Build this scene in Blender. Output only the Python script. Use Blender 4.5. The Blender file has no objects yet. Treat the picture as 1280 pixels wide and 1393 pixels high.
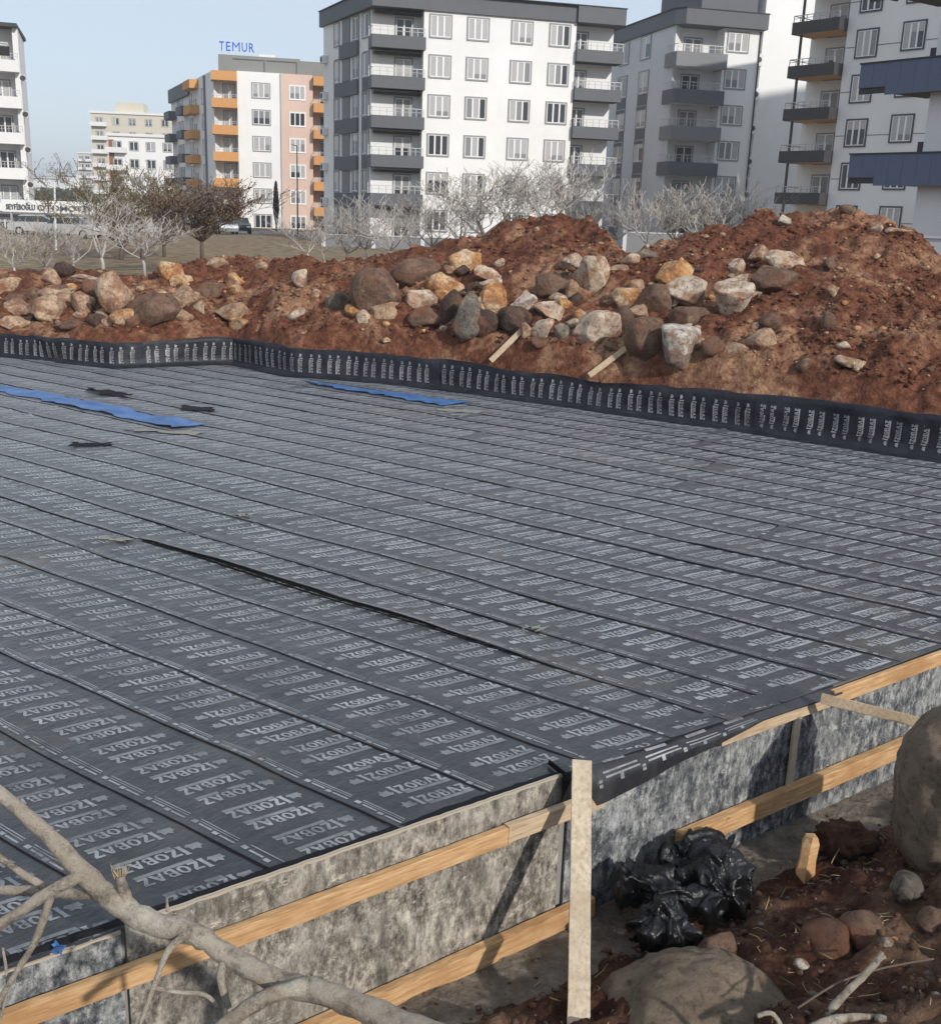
import bpy, math, random
import numpy as np
from mathutils import Vector, Matrix, noise as mnoise
random.seed(7); RNG = np.random.default_rng(7)
R = math.radians
sc = bpy.context.scene
COL = sc.collection

# ------------------------------------------------------------------ camera, sky, sun, exposure
F_PX, PITCH, ROLL, CAM_Z = 1478.0, R(15.6), R(2.0), 4.5
camd = bpy.data.cameras.new('camera'); cam = bpy.data.objects.new('camera', camd); COL.objects.link(cam)
camd.sensor_fit = 'HORIZONTAL'; camd.sensor_width = 36.0; camd.lens = F_PX / 1280 * 36
camd.clip_start = 0.1; camd.clip_end = 9000
_up = Vector((0, math.sin(PITCH), math.cos(PITCH))); _c, _s = math.cos(ROLL), math.sin(ROLL)
cx = Vector((_c, 0, 0)) + _s * _up
cy = -(Vector((_s, 0, 0)) - _c * _up)
cz = cx.cross(cy)
cam.matrix_world = Matrix(((cx.x, cy.x, cz.x, 0), (cx.y, cy.y, cz.y, 0), (cx.z, cy.z, cz.z, CAM_Z), (0, 0, 0, 1)))
sc.camera = cam

SUN_H = Vector((0.62, -0.785)); SUN_EL = R(28)
world = bpy.data.worlds.new('World'); sc.world = world; world.use_nodes = True
wn = world.node_tree.nodes; wl_ = world.node_tree.links
sky = wn.new('ShaderNodeTexSky'); sky.sky_type = 'NISHITA'; sky.sun_disc = False
sky.sun_elevation = SUN_EL; sky.sun_rotation = math.atan2(SUN_H.x, SUN_H.y)
sky.air_density = 1.0; sky.dust_density = 0.6; sky.ozone_density = 4.0; sky.altitude = 0
veil = wn.new('ShaderNodeMix'); veil.data_type = 'RGBA'; veil.inputs[0].default_value = 0.80     # thin even high haze veils the blue
veil.inputs[7].default_value = (3.72, 4.08, 4.52, 1)
wl_.new(sky.outputs[0], veil.inputs[6]); wl_.new(veil.outputs[2], wn['Background'].inputs[0]); wn['Background'].inputs[1].default_value = 0.122
sund = bpy.data.lights.new('sun', 'SUN'); sun = bpy.data.objects.new('sun', sund); COL.objects.link(sun)
sund.energy = 2.4; sund.angle = R(1.3); sund.color = (1.0, 0.94, 0.86)
sdir = Vector((SUN_H.x * math.cos(SUN_EL), SUN_H.y * math.cos(SUN_EL), math.sin(SUN_EL)))
sun.rotation_euler = sdir.to_track_quat('Z', 'Y').to_euler(); sun.location = (20, -20, 40)
sc.view_settings.view_transform = 'Standard'; sc.view_settings.look = 'None'
sc.view_settings.exposure = 0.58; sc.view_settings.gamma = 1.0
sc.render.resolution_x, sc.render.resolution_y = 940, 1024

# ------------------------------------------------------------------ helpers
def ray(px, py):
    """direction (Y-forward world) of a photograph pixel, used to read real positions off the photo"""
    x = (px - 640.0) / F_PX; y = (py - 696.5) / F_PX
    xr = _c * x + _s * y; yr = -_s * x + _c * y
    return Vector((xr, math.cos(PITCH) - yr * math.sin(PITCH), -math.sin(PITCH) - yr * math.cos(PITCH)))
def at_y(px, py, Y):
    d = ray(px, py); t = Y / d.y; return Vector((d.x * t, Y, CAM_Z + d.z * t))
def at_z(px, py, z=0.0):
    d = ray(px, py); t = (z - CAM_Z) / d.z; return Vector((d.x * t, d.y * t, z))
def hash2(ix, iy, seed):
    h = (ix.astype(np.int64) * 374761393 + iy.astype(np.int64) * 668265263 + seed * 974634777) & 0x7fffffff
    h = ((h ^ (h >> 13)) * 1274126177) & 0x7fffffff
    return ((h ^ (h >> 16)) & 0xffff) / 65535.0
def vnoise(x, y, seed=0):
    x = np.asarray(x, float); y = np.asarray(y, float)
    ix = np.floor(x); iy = np.floor(y); fx = x - ix; fy = y - iy
    fx = fx * fx * (3 - 2 * fx); fy = fy * fy * (3 - 2 * fy)
    a = hash2(ix, iy, seed); b = hash2(ix + 1, iy, seed); c = hash2(ix, iy + 1, seed); d = hash2(ix + 1, iy + 1, seed)
    return (a * (1 - fx) + b * fx) * (1 - fy) + (c * (1 - fx) + d * fx) * fy - 0.5
def fbm(x, y, f, octs=4, seed=0, gain=0.5):
    s = 0; a = 1.0
    for k in range(octs):
        s = s + a * vnoise(np.asarray(x) * f + 17.3 * k, np.asarray(y) * f - 9.1 * k, seed + k); f *= 2.03; a *= gain
    return s

class MB:
    def __init__(s): s.v = []; s.f = []; s.m = []
    def quad(s, a, b, c, d, m=0):
        n = len(s.v); s.v += [tuple(a), tuple(b), tuple(c), tuple(d)]; s.f.append((n, n + 1, n + 2, n + 3)); s.m.append(m)
    def poly(s, pts, m=0):
        n = len(s.v); s.v += [tuple(p) for p in pts]; s.f.append(tuple(range(n, n + len(pts)))); s.m.append(m)
    def hexa(s, c, m=0):
        n = len(s.v); s.v += [tuple(p) for p in c]
        for q in ((0, 3, 2, 1), (4, 5, 6, 7), (0, 1, 5, 4), (1, 2, 6, 5), (2, 3, 7, 6), (3, 0, 4, 7)):
            s.f.append(tuple(n + i for i in q)); s.m.append(m)
    def box(s, x0, x1, y0, y1, z0, z1, m=0):
        s.hexa([(x0, y0, z0), (x1, y0, z0), (x1, y1, z0), (x0, y1, z0), (x0, y0, z1), (x1, y0, z1), (x1, y1, z1), (x0, y1, z1)], m)
    def prism(s, pts, z0, z1, m=0):
        k = len(pts); n = len(s.v)
        s.v += [(p[0], p[1], z0) for p in pts] + [(p[0], p[1], z1) for p in pts]
        s.f.append(tuple(range(n + k - 1, n - 1, -1))); s.m.append(m)
        s.f.append(tuple(range(n + k, n + 2 * k))); s.m.append(m)
        for i in range(k):
            j = (i + 1) % k; s.f.append((n + i, n + j, n + k + j, n + k + i)); s.m.append(m)
    def tube(s, pts, rad, sides=6, m=0, cap=True, wob=0.0):
        pts = [Vector(p) for p in pts]; n0 = len(s.v); k = len(pts)
        ref = None
        for i, p in enumerate(pts):
            t = (pts[min(i + 1, k - 1)] - pts[max(i - 1, 0)])
            t = t.normalized() if t.length > 1e-9 else Vector((0, 0, 1))
            if ref is None: ref = Vector((0, 0, 1)) if abs(t.z) < 0.9 else Vector((1, 0, 0))
            a = t.cross(ref).normalized(); b = a.cross(t).normalized(); ref = b
            for q in range(sides):
                an = 2 * math.pi * q / sides; r = rad[i] * (1 + (random.uniform(-wob, wob) if wob else 0))
                s.v.append(tuple(p + (a * math.cos(an) + b * math.sin(an)) * r))
        for i in range(k - 1):
            for q in range(sides):
                q2 = (q + 1) % sides
                s.f.append((n0 + i * sides + q, n0 + i * sides + q2, n0 + (i + 1) * sides + q2, n0 + (i + 1) * sides + q)); s.m.append(m)
        if cap:
            s.f.append(tuple(n0 + q for q in range(sides - 1, -1, -1))); s.m.append(m)
            s.f.append(tuple(n0 + (k - 1) * sides + q for q in range(sides))); s.m.append(m)
    def grid(s, V, m=0):
        """V: array (n, k, 3)"""
        n, k = V.shape[:2]; n0 = len(s.v); s.v += [tuple(p) for p in V.reshape(-1, 3)]
        for i in range(n - 1):
            for j in range(k - 1):
                a = n0 + i * k + j; s.f.append((a, a + 1, a + k + 1, a + k)); s.m.append(m)
    def build(s, name, mats, parent=None, smooth=False, off=None):
        me = bpy.data.meshes.new(name)
        o = wloc(parent) if parent is not None else Vector((0, 0, 0))
        if off is not None: o = Vector(off)
        if o.length > 0: s.v = [(p[0] - o.x, p[1] - o.y, p[2] - o.z) for p in s.v]
        me.from_pydata(s.v, [], s.f)
        if not isinstance(mats, (list, tuple)): mats = [mats]
        for mm in mats: me.materials.append(mm)
        if len(mats) > 1: me.polygons.foreach_set('material_index', s.m)
        if smooth: me.polygons.foreach_set('use_smooth', [True] * len(me.polygons))
        me.update()
        return link(name, me, parent)
def wloc(o):
    v = Vector((0, 0, 0))
    while o is not None: v += o.location; o = o.parent
    return v
def link(name, me, parent=None):
    ob = bpy.data.objects.new(name, me); COL.objects.link(ob); ob.parent = parent; return ob
def thing(name, loc, label, cat, group=None):
    o = bpy.data.objects.new(name, None); COL.objects.link(o); o.location = loc; o.empty_display_size = 0.3
    return tag(o, label, cat, group)
def tag(o, label, cat, group=None):
    o['label'] = label; o['category'] = cat
    if group: o['group'] = group
    return o
def npmesh(name, V, Fq, mat, parent=None, smooth=True):
    me = bpy.data.meshes.new(name); me.vertices.add(len(V)); me.vertices.foreach_set('co', np.asarray(V, np.float32).ravel())
    k = Fq.shape[1]; me.loops.add(Fq.size); me.loops.foreach_set('vertex_index', Fq.astype(np.int32).ravel())
    me.polygons.add(len(Fq)); me.polygons.foreach_set('loop_start', np.arange(0, Fq.size, k, dtype=np.int32))
    me.polygons.foreach_set('loop_total', np.full(len(Fq), k, np.int32))
    if smooth: me.polygons.foreach_set('use_smooth', np.ones(len(Fq), bool))
    me.materials.append(mat); me.update(calc_edges=True); me.validate()
    return link(name, me, parent)
def gridfaces(n, k):
    i, j = np.meshgrid(np.arange(n - 1), np.arange(k - 1), indexing='ij'); a = (i * k + j).ravel()
    return np.stack([a, a + 1, a + k + 1, a + k], 1)

# ------------------------------------------------------------------ materials
def M(name, col, rough=0.7, metal=0.0, spec=0.5):
    m = bpy.data.materials.new(name); m.use_nodes = True; b = m.node_tree.nodes['Principled BSDF']
    b.inputs['Base Color'].default_value = (*col, 1); b.inputs['Roughness'].default_value = rough
    b.inputs['Metallic'].default_value = metal; b.inputs['Specular IOR Level'].default_value = spec
    return m
def tex(m, typ='Noise', scale=5, detail=6, rough=0.6, coord='pos', stretch=None, rot=None):
    nt = m.node_tree
    if coord == 'pos': src = nt.nodes.new('ShaderNodeNewGeometry').outputs['Position']
    else: src = nt.nodes.new('ShaderNodeTexCoord').outputs['Object']
    if rot:                                  # rotate first, then stretch
        mp = nt.nodes.new('ShaderNodeMapping'); nt.links.new(src, mp.inputs[0]); src = mp.outputs[0]; mp.inputs['Rotation'].default_value = rot
    if stretch:
        mp = nt.nodes.new('ShaderNodeMapping'); nt.links.new(src, mp.inputs[0]); src = mp.outputs[0]; mp.inputs['Scale'].default_value = stretch
    if typ == 'Noise':
        t = nt.nodes.new('ShaderNodeTexNoise'); t.inputs['Detail'].default_value = detail; t.inputs['Roughness'].default_value = rough; out = t.outputs[0]
    elif typ == 'Voronoi':
        t = nt.nodes.new('ShaderNodeTexVoronoi'); out = t.outputs[0]
    t.inputs['Scale'].default_value = scale; nt.links.new(src, t.inputs['Vector'])
    return out
def ramp(m, src, stops, interp='LINEAR'):
    r = m.node_tree.nodes.new('ShaderNodeValToRGB'); r.color_ramp.interpolation = interp
    el = r.color_ramp.elements
    while len(el) < len(stops): el.new(0.5)
    for e, (p, c) in zip(el, stops):
        e.position = p; e.color = (*c, 1) if len(c) == 3 else c
    m.node_tree.links.new(src, r.inputs[0]); return r.outputs[0]
def mix(m, fac, a, b, typ='MIX'):
    x = m.node_tree.nodes.new('ShaderNodeMix'); x.data_type = 'RGBA'; x.blend_type = typ
    for s, v in ((x.inputs[0], fac), (x.inputs[6], a), (x.inputs[7], b)):
        if isinstance(v, (int, float)): s.default_value = v
        elif isinstance(v, tuple): s.default_value = (*v, 1)
        else: m.node_tree.links.new(v, s)
    return x.outputs[2]
def setc(m, out, key='Base Color'): m.node_tree.links.new(out, m.node_tree.nodes['Principled BSDF'].inputs[key])
def bump(m, h, dist=0.02, strength=1.0, prev=None):
    b = m.node_tree.nodes.new('ShaderNodeBump'); b.inputs['Distance'].default_value = dist; b.inputs['Strength'].default_value = strength
    m.node_tree.links.new(h, b.inputs['Height'])
    if prev is not None: m.node_tree.links.new(prev, b.inputs['Normal'])
    setc(m, b.outputs[0], 'Normal'); return b.outputs[0]
g3 = lambda v: (v, v, v)

def soil_mat(name, dark, mid, light, ochre):
    m = M(name, mid, 0.95, spec=0.2)
    n1 = tex(m, scale=0.55, detail=8, rough=0.65); n2 = tex(m, scale=5, detail=8, rough=0.7); n3 = tex(m, 'Voronoi', scale=14); n4 = tex(m, scale=30, detail=4)
    base = ramp(m, n2, [(0.32, dark), (0.5, mid), (0.66, light)])
    base = mix(m, ramp(m, n1, [(0.49, g3(0)), (0.60, g3(1))]), base, ramp(m, n2, [(0.35, mid), (0.62, ochre)]))
    speck = ramp(m, n3, [(0.07, g3(1)), (0.16, g3(0))])
    base = mix(m, mix(m, 1.0, speck, ramp(m, n4, [(0.5, g3(0)), (0.6, g3(0.6))]), 'MULTIPLY'), base, (0.42, 0.30, 0.20))
    setc(m, base)
    p = bump(m, n2, 0.10, 0.9); p = bump(m, n3, 0.03, 0.6, p); bump(m, n4, 0.02, 0.8, p)
    return m
MAT = {}
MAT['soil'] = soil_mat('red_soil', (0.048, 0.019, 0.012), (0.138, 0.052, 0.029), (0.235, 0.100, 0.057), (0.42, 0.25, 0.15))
MAT['soil_dark'] = soil_mat('dark_brown_soil', (0.026, 0.012, 0.008), (0.068, 0.029, 0.018), (0.13, 0.062, 0.038), (0.20, 0.125, 0.08))  # darker, browner soil for the near bank
def ground_mat():
    m = M('field_ground', (0.25, 0.2, 0.14), 0.95, spec=0.2)
    n1 = tex(m, scale=0.12, detail=8); n2 = tex(m, scale=1.5, detail=8)
    a = ramp(m, n2, [(0.35, (0.11, 0.085, 0.05)), (0.6, (0.27, 0.19, 0.12))]); b = ramp(m, n2, [(0.35, (0.11, 0.095, 0.055)), (0.65, (0.29, 0.23, 0.15))])
    setc(m, mix(m, ramp(m, n1, [(0.45, g3(0)), (0.6, g3(1))]), a, b)); bump(m, n2, 0.1, 0.6); return m
MAT['ground'] = ground_mat()

def mem_mat():
    m = M('bitumen_membrane', (0.04, 0.042, 0.047), 0.5, spec=0.5)
    n1 = tex(m, scale=0.35, detail=7, rough=0.6); n2 = tex(m, scale=3.0, detail=6); n3 = tex(m, scale=220, detail=2); n4 = tex(m, scale=1.1, detail=8, rough=0.7)
    base = ramp(m, n1, [(0.3, (0.018, 0.019, 0.023)), (0.7, (0.034, 0.035, 0.040))])
    base = mix(m, ramp(m, n2, [(0.52, g3(0)), (0.75, g3(0.45))]), base, (0.060, 0.060, 0.060))
    n6 = tex(m, scale=0.9, detail=9, rough=0.72, stretch=(1, 2.5, 1), rot=(0, 0, R(35))); base = mix(m, ramp(m, n6, [(0.48, g3(0)), (0.70, g3(0.75))]), base, (0.075, 0.074, 0.072))
    n8 = tex(m, scale=0.28, detail=10, rough=0.75); base = mix(m, ramp(m, n8, [(0.54, g3(0)), (0.66, g3(0.7))]), base, (0.105, 0.090, 0.066))
    base = mix(m, ramp(m, n4, [(0.60, g3(0)), (0.72, g3(0.5))]), base, (0.10, 0.096, 0.085))
    pb_ = m.node_tree.nodes['Principled BSDF']; pb_.inputs['Sheen Weight'].default_value = 0.36; pb_.inputs['Sheen Roughness'].default_value = 0.30; pb_.inputs['Sheen Tint'].default_value = (0.75, 0.80, 0.88, 1)
    setc(m, base); setc(m, ramp(m, n2, [(0.3, g3(0.30)), (0.7, g3(0.44))]), 'Roughness')
    n5 = tex(m, scale=1.7, detail=5)
    n7 = tex(m, scale=1.6, detail=6, rough=0.6, stretch=(3.2, 1, 1), rot=(0, 0, R(35))); p = bump(m, n5, 0.05, 0.55); p = bump(m, n7, 0.04, 0.6, p); bump(m, n3, 0.0008, 0.2, p); return m
MAT['mem'] = mem_mat()
def print_mat():
    m = M('print_white', (0.25, 0.26, 0.27), 0.45)
    pb_ = m.node_tree.nodes['Principled BSDF']; pb_.inputs['Sheen Weight'].default_value = 0.60; pb_.inputs['Sheen Roughness'].default_value = 0.30; pb_.inputs['Sheen Tint'].default_value = (0.75, 0.80, 0.88, 1)
    n = tex(m, scale=1.3, detail=10, rough=0.78)
    setc(m, ramp(m, n, [(0.34, (0.055, 0.057, 0.062)), (0.46, (0.20, 0.207, 0.217)), (0.62, (0.36, 0.37, 0.385))])); return m
MAT['print'] = print_mat()
MAT['print_dim'] = MAT['print'].copy(); MAT['print_dim'].name = 'print_grey'
for nd in MAT['print_dim'].node_tree.nodes:
    if nd.type == 'VALTORGB':
        for e_ in nd.color_ramp.elements: e_.color = tuple(c_ * .68 for c_ in e_.color[:3]) + (1,)
MAT['bitumen'] = M('black_bitumen_and_gap_shade', (0.008, 0.008, 0.010), 0.7, spec=0.2)  # real bitumen; also draws the shadow gaps at laps and form edge
def up_mat():
    m = M('upstand_membrane', (0.02, 0.022, 0.03), 0.75, spec=0.12)
    n = tex(m, scale=2.5, detail=6); m.node_tree.nodes['Principled BSDF'].inputs['Specular IOR Level'].default_value = 0.22; m.node_tree.nodes['Principled BSDF'].inputs['Roughness'].default_value = 0.52; setc(m, ramp(m, n, [(0.3, (0.010, 0.011, 0.016)), (0.7, (0.030, 0.032, 0.042))])); bump(m, n, 0.08, 0.6); return m
MAT['up'] = up_mat()
def blue_mat():
    m = M('blue_film', (0.03, 0.12, 0.42), 0.45)
    n = tex(m, scale=2.2, detail=6); setc(m, ramp(m, n, [(0.35, (0.03, 0.10, 0.28)), (0.65, (0.075, 0.19, 0.42))])); bump(m, n, 0.05, 0.5); return m
MAT['blue'] = blue_mat()

def form_mat(name, dark, mid, light, mid2):
    m = M(name, mid, 0.85, spec=0.3)
    n1 = tex(m, scale=13, detail=12, rough=0.82, stretch=(1, 1, 0.55)); n2 = tex(m, scale=2.6, detail=10, rough=0.8); n3 = tex(m, scale=6, detail=9, rough=0.8, stretch=(1, 1, 0.16))
    a = ramp(m, n1, [(0.40, dark), (0.5, mid), (0.62, light)])
    b = ramp(m, n1, [(0.38, mid2), (0.62, light)])
    c = mix(m, ramp(m, n2, [(0.46, g3(0)), (0.55, g3(1))]), a, b)
    c = mix(m, ramp(m, n3, [(0.50, g3(0)), (0.66, g3(0.75))]), c, dark); n4 = tex(m, scale=1.4, detail=8, rough=0.7); c = mix(m, ramp(m, n4, [(0.42, g3(0)), (0.62, g3(0.55))]), c, mid2); n5 = tex(m, scale=3.2, detail=11, rough=0.85, stretch=(1, 1, 2.2)); c = mix(m, ramp(m, n5, [(0.57, g3(0)), (0.62, g3(0.85))]), c, light)
    setc(m, c); p = bump(m, n1, 0.008, 0.6); bump(m, n2, 0.01, 0.4, p); return m
MAT['form'] = form_mat('stained_plywood', (0.035, 0.030, 0.025), (0.20, 0.18, 0.15), (0.58, 0.54, 0.46), (0.13, 0.118, 0.10))
MAT['form_shade'] = form_mat('stained_plywood_shade_tint', (0.020, 0.023, 0.028), (0.095, 0.102, 0.115), (0.52, 0.53, 0.51), (0.050, 0.056, 0.066))  # darker bluish copy of the stained plywood, the panels' shade put into its colour
def wood_mat(name, c1, c2, c3, ang, st=(1, 14, 14)):
    m = M(name, c2, 0.75, spec=0.3)
    n1 = tex(m, scale=3, detail=7, rough=0.65, stretch=st, rot=(0, 0, -ang)); n2 = tex(m, scale=1.6, detail=6); n3 = tex(m, scale=7, detail=5)
    c = ramp(m, n1, [(0.3, c1), (0.5, c2), (0.7, c3)])
    c = mix(m, ramp(m, n2, [(0.45, g3(0)), (0.7, g3(0.85))]), c, c1)
    c = mix(m, ramp(m, n3, [(0.70, g3(0)), (0.76, g3(0.6))]), c, (0.12, 0.07, 0.04))
    setc(m, c); bump(m, n1, 0.004, 0.7); return m
WANG = R(35.4)
MAT['wood'] = wood_mat('orange_timber', (0.34, 0.175, 0.075), (0.52, 0.32, 0.155), (0.64, 0.45, 0.26), WANG)
MAT['wood_pale'] = wood_mat('pale_timber', (0.33, 0.23, 0.14), (0.50, 0.38, 0.25), (0.60, 0.48, 0.34), WANG)
MAT['wood_grey'] = wood_mat('grey_white_timber', (0.36, 0.28, 0.19), (0.54, 0.45, 0.33), (0.64, 0.55, 0.42), 0, (9, 9, 0.8))
MAT['ply_edge'] = M('pale_plywood_edge', (0.42, 0.36, 0.28), 0.85)
MAT['concrete'] = M('lean_concrete', (0.25, 0.24, 0.22), 0.9)

def rock_mat(name, a, b, c, patch, pf=0.6, cake=0.75):
    m = M(name, b, 0.88, spec=0.25)
    n1 = tex(m, scale=2.4, detail=10, rough=0.72); n2 = tex(m, scale=9, detail=8, rough=0.75); n3 = tex(m, scale=1.5, detail=9, rough=0.65)
    col = ramp(m, n1, [(0.34, a), (0.52, b), (0.66, c)])
    col = mix(m, ramp(m, n3, [(pf - 0.06, g3(0)), (pf + 0.05, g3(0.85))]), col, patch)
    col = mix(m, ramp(m, n2, [(0.36, g3(0.8)), (0.5, g3(0))]), col, tuple(x * 0.45 for x in a))
    if cake > 0: n9 = tex(m, scale=1.9, detail=10, rough=0.75, stretch=(1, 1, 1.3)); col = mix(m, ramp(m, n9, [(0.50, g3(0)), (0.58, g3(cake))]), col, (0.21, 0.092, 0.052))
    setc(m, col); p = bump(m, n1, 0.14, 0.8); bump(m, n2, 0.05, 0.9, p); return m
ROCK = dict(
    tan=rock_mat('tan_rock', (0.27, 0.165, 0.105), (0.48, 0.335, 0.225), (0.64, 0.49, 0.36), (0.30, 0.14, 0.08)),
    orange=rock_mat('orange_rock', (0.28, 0.12, 0.05), (0.54, 0.28, 0.11), (0.66, 0.43, 0.23), (0.68, 0.53, 0.36), 0.54),
    brown=rock_mat('brown_rock', (0.11, 0.066, 0.045), (0.185, 0.115, 0.080), (0.26, 0.175, 0.125), (0.36, 0.26, 0.18), 0.64),
    grey=rock_mat('grey_rock', (0.10, 0.088, 0.075), (0.19, 0.165, 0.135), (0.30, 0.26, 0.21), (0.36, 0.31, 0.23)),
    pale=rock_mat('pale_rock', (0.37, 0.27, 0.195), (0.60, 0.485, 0.375), (0.76, 0.67, 0.55), (0.44, 0.23, 0.12), 0.56),
    dark=rock_mat('dark_rock', (0.05, 0.034, 0.028), (0.095, 0.060, 0.046), (0.15, 0.10, 0.08), (0.20, 0.13, 0.10), 0.68),
    white=rock_mat('whitewashed_rock', (0.30, 0.22, 0.17), (0.60, 0.55, 0.48), (0.78, 0.74, 0.68), (0.20, 0.12, 0.085), 0.58),
    boulder=rock_mat('smooth_boulder', (0.19, 0.142, 0.10), (0.245, 0.188, 0.137), (0.30, 0.235, 0.175), (0.20, 0.155, 0.115), 0.66, 0.0))
MAT['bark'] = rock_mat('pale_bark', (0.34, 0.28, 0.215), (0.52, 0.455, 0.37), (0.64, 0.58, 0.49), (0.20, 0.14, 0.09), 0.63, 0.0)
MAT['bark_white'] = M('white_bark', (0.42, 0.39, 0.36), 0.85)
MAT['bark_grey'] = M('grey_bark', (0.30, 0.27, 0.245), 0.9)
MAT['bark_brown'] = M('brown_bark', (0.11, 0.080, 0.060), 0.9)
MAT['leaf_brown'] = M('dry_leaf', (0.19, 0.13, 0.085), 0.9)
MAT['leaf_olive'] = M('olive_leaf', (0.21, 0.175, 0.085), 0.85)
MAT['leaf_dark'] = M('cypress_leaf', (0.03, 0.035, 0.018), 0.9)
MAT['straw'] = M('dry_straw', (0.42, 0.33, 0.18), 0.9)
MAT['plastic'] = M('black_plastic', (0.006, 0.006, 0.007), 0.24, spec=0.5)
_n = tex(MAT['plastic'], scale=9, detail=6, rough=0.6, stretch=(1, 1, 0.35)); bump(MAT['plastic'], _n, 0.05, 0.8)

def paint(name, col, rough=0.85, var=0.10):
    m = M(name, col, rough, spec=0.3); n = tex(m, scale=0.25, detail=7, rough=0.65); n2 = tex(m, scale=2.5, detail=5, stretch=(1, 1, 0.25))
    c = ramp(m, n, [(0.3, tuple(x * (1 - var) for x in col)), (0.7, col)])
    c = mix(m, ramp(m, n2, [(0.55, g3(0)), (0.8, g3(0.3))]), c, tuple(x * (1 - 2 * var) for x in col)); setc(m, c); return m
MAT['white'] = paint('white_render', (0.80, 0.80, 0.79)); MAT['offwhite'] = paint('off_white_render', (0.74, 0.74, 0.735)); MAT['lgrey'] = paint('light_grey_render', (0.58, 0.59, 0.62))
MAT['dgrey'] = paint('dark_grey_cladding', (0.115, 0.120, 0.135), 0.6); MAT['mgrey'] = paint('mid_grey_cladding', (0.20, 0.205, 0.215), 0.6)
MAT['char'] = paint('charcoal_cladding', (0.055, 0.052, 0.055), 0.6); MAT['blueg'] = paint('blue_grey_panel', (0.115, 0.145, 0.215), 0.5, 0.06)
MAT['orangep'] = paint('orange_render', (0.60, 0.31, 0.12)); MAT['pink'] = paint('salmon_render', (0.66, 0.49, 0.41)); MAT['ochre'] = paint('ochre_soffit', (0.62, 0.42, 0.22))
MAT['attic'] = paint('attic_sheet', (0.23, 0.235, 0.22), 0.6); MAT['cream'] = paint('cream_render', (0.60, 0.56, 0.47)); MAT['beige'] = paint('beige_render', (0.56, 0.55, 0.52))
MAT['frame'] = M('grey_window_surround', (0.26, 0.265, 0.27), 0.6); MAT['frame_dark'] = M('dark_window_surround', (0.06, 0.062, 0.075), 0.5)
MAT['upvc'] = M('white_upvc', (0.78, 0.78, 0.78), 0.4)
MAT['glass'] = M('window_glass', (0.035, 0.04, 0.045), 0.08, spec=0.6); MAT['curtain'] = M('curtained_glass', (0.40, 0.40, 0.395), 0.25, spec=0.5); MAT['halfc'] = M('netted_glass', (0.22, 0.225, 0.23), 0.2, spec=0.5)
MAT['rail'] = M('railing_metal', (0.42, 0.42, 0.42), 0.5, 0.3); MAT['signblue'] = M('sign_blue', (0.02, 0.10, 0.50), 0.4); MAT['signwhite'] = M('sign_white', (0.80, 0.80, 0.78), 0.5)
MAT['ink'] = M('sign_ink', (0.10, 0.11, 0.12), 0.6); MAT['black'] = M('black_rubber', (0.015, 0.015, 0.015), 0.8)
MAT['farhaze'] = M('far_render', (0.48, 0.47, 0.45), 0.9); MAT['fartree'] = M('far_foliage', (0.06, 0.075, 0.05), 0.95)

# ------------------------------------------------------------------ terrain
FX, FY, FK = -2.11, 5.95, 0.7108           # near formwork line y = FY + (x - FX) * FK
FD = Vector((math.cos(WANG), math.sin(WANG))); FN = Vector((FD.y, -FD.x))   # along the formwork, and out towards the camera
def form_d(x, y): return (FK * (np.asarray(x) - FX) + FY - np.asarray(y)) / math.hypot(FK, 1)
def fpt(s, z, d=0.0):                       # point: s metres along formwork from (FX,FY), d metres out
    return Vector((FX + FD.x * s + FN.x * d, FY + FD.y * s + FN.y * d, z))
def near_z(x, y):
    d = form_d(x, y)
    z = np.interp(d, [-3, 0.4, 1.0, 1.8, 2.6, 6.0, 10, 40], [-1.45, -1.45, -1.15, -0.80, -0.50, 0.75, 1.2, 1.2])
    amp = np.clip((d - 0.35) / 0.8, 0.10, 1.0)
    z = z + amp * (0.30 * fbm(x, y, 0.9, 3, 3) + 0.20 * fbm(x, y, 3.1, 4, 5, 0.6) )
    return z
WX = np.array([-30, -17, -13.64, -9.85, -6.93, -4.91, -3.26, -.88, 2.68, 5.46, 7.23, 9.01, 14.0])
WY = np.array([36.0, 32.1, 31.09, 29.63, 31.26, 29.3, 29.02, 28.05, 25.80, 23.95, 22.70, 21.44, 17.95])
WA = WX / WY
CA = np.array([-0.9, -0.433, -0.366, -0.299, -0.233, -0.166, -0.114, -0.074, -0.035, 0.005, 0.03, 0.069, 0.095, 0.116, 0.137, 0.162, 0.2, 0.233, 0.258, 0.277, 0.322, 0.342, 0.355, 0.383, 0.401, 0.412, 0.6])
CS = np.array([5, 5, 5, 5, 6, 6, 6, 6, 6.5, 7, 7.5, 8, 7.5, 6, 5, 6.5, 7, 7.5, 8, 8.5, 9, 9, 9, 8.5, 8, 7.5, 7])
CZ = np.array([1.9, 1.95, 2.09, 2.17, 2.53, 2.75, 2.83, 3.01, 3.28, 3.59, 3.97, 4.3, 4.23, 3.81, 3.41, 3.8, 4.08, 4.23, 4.44, 4.66, 4.82, 4.63, 4.6, 4.36, 4.0, 3.69, 3.0])
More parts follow.
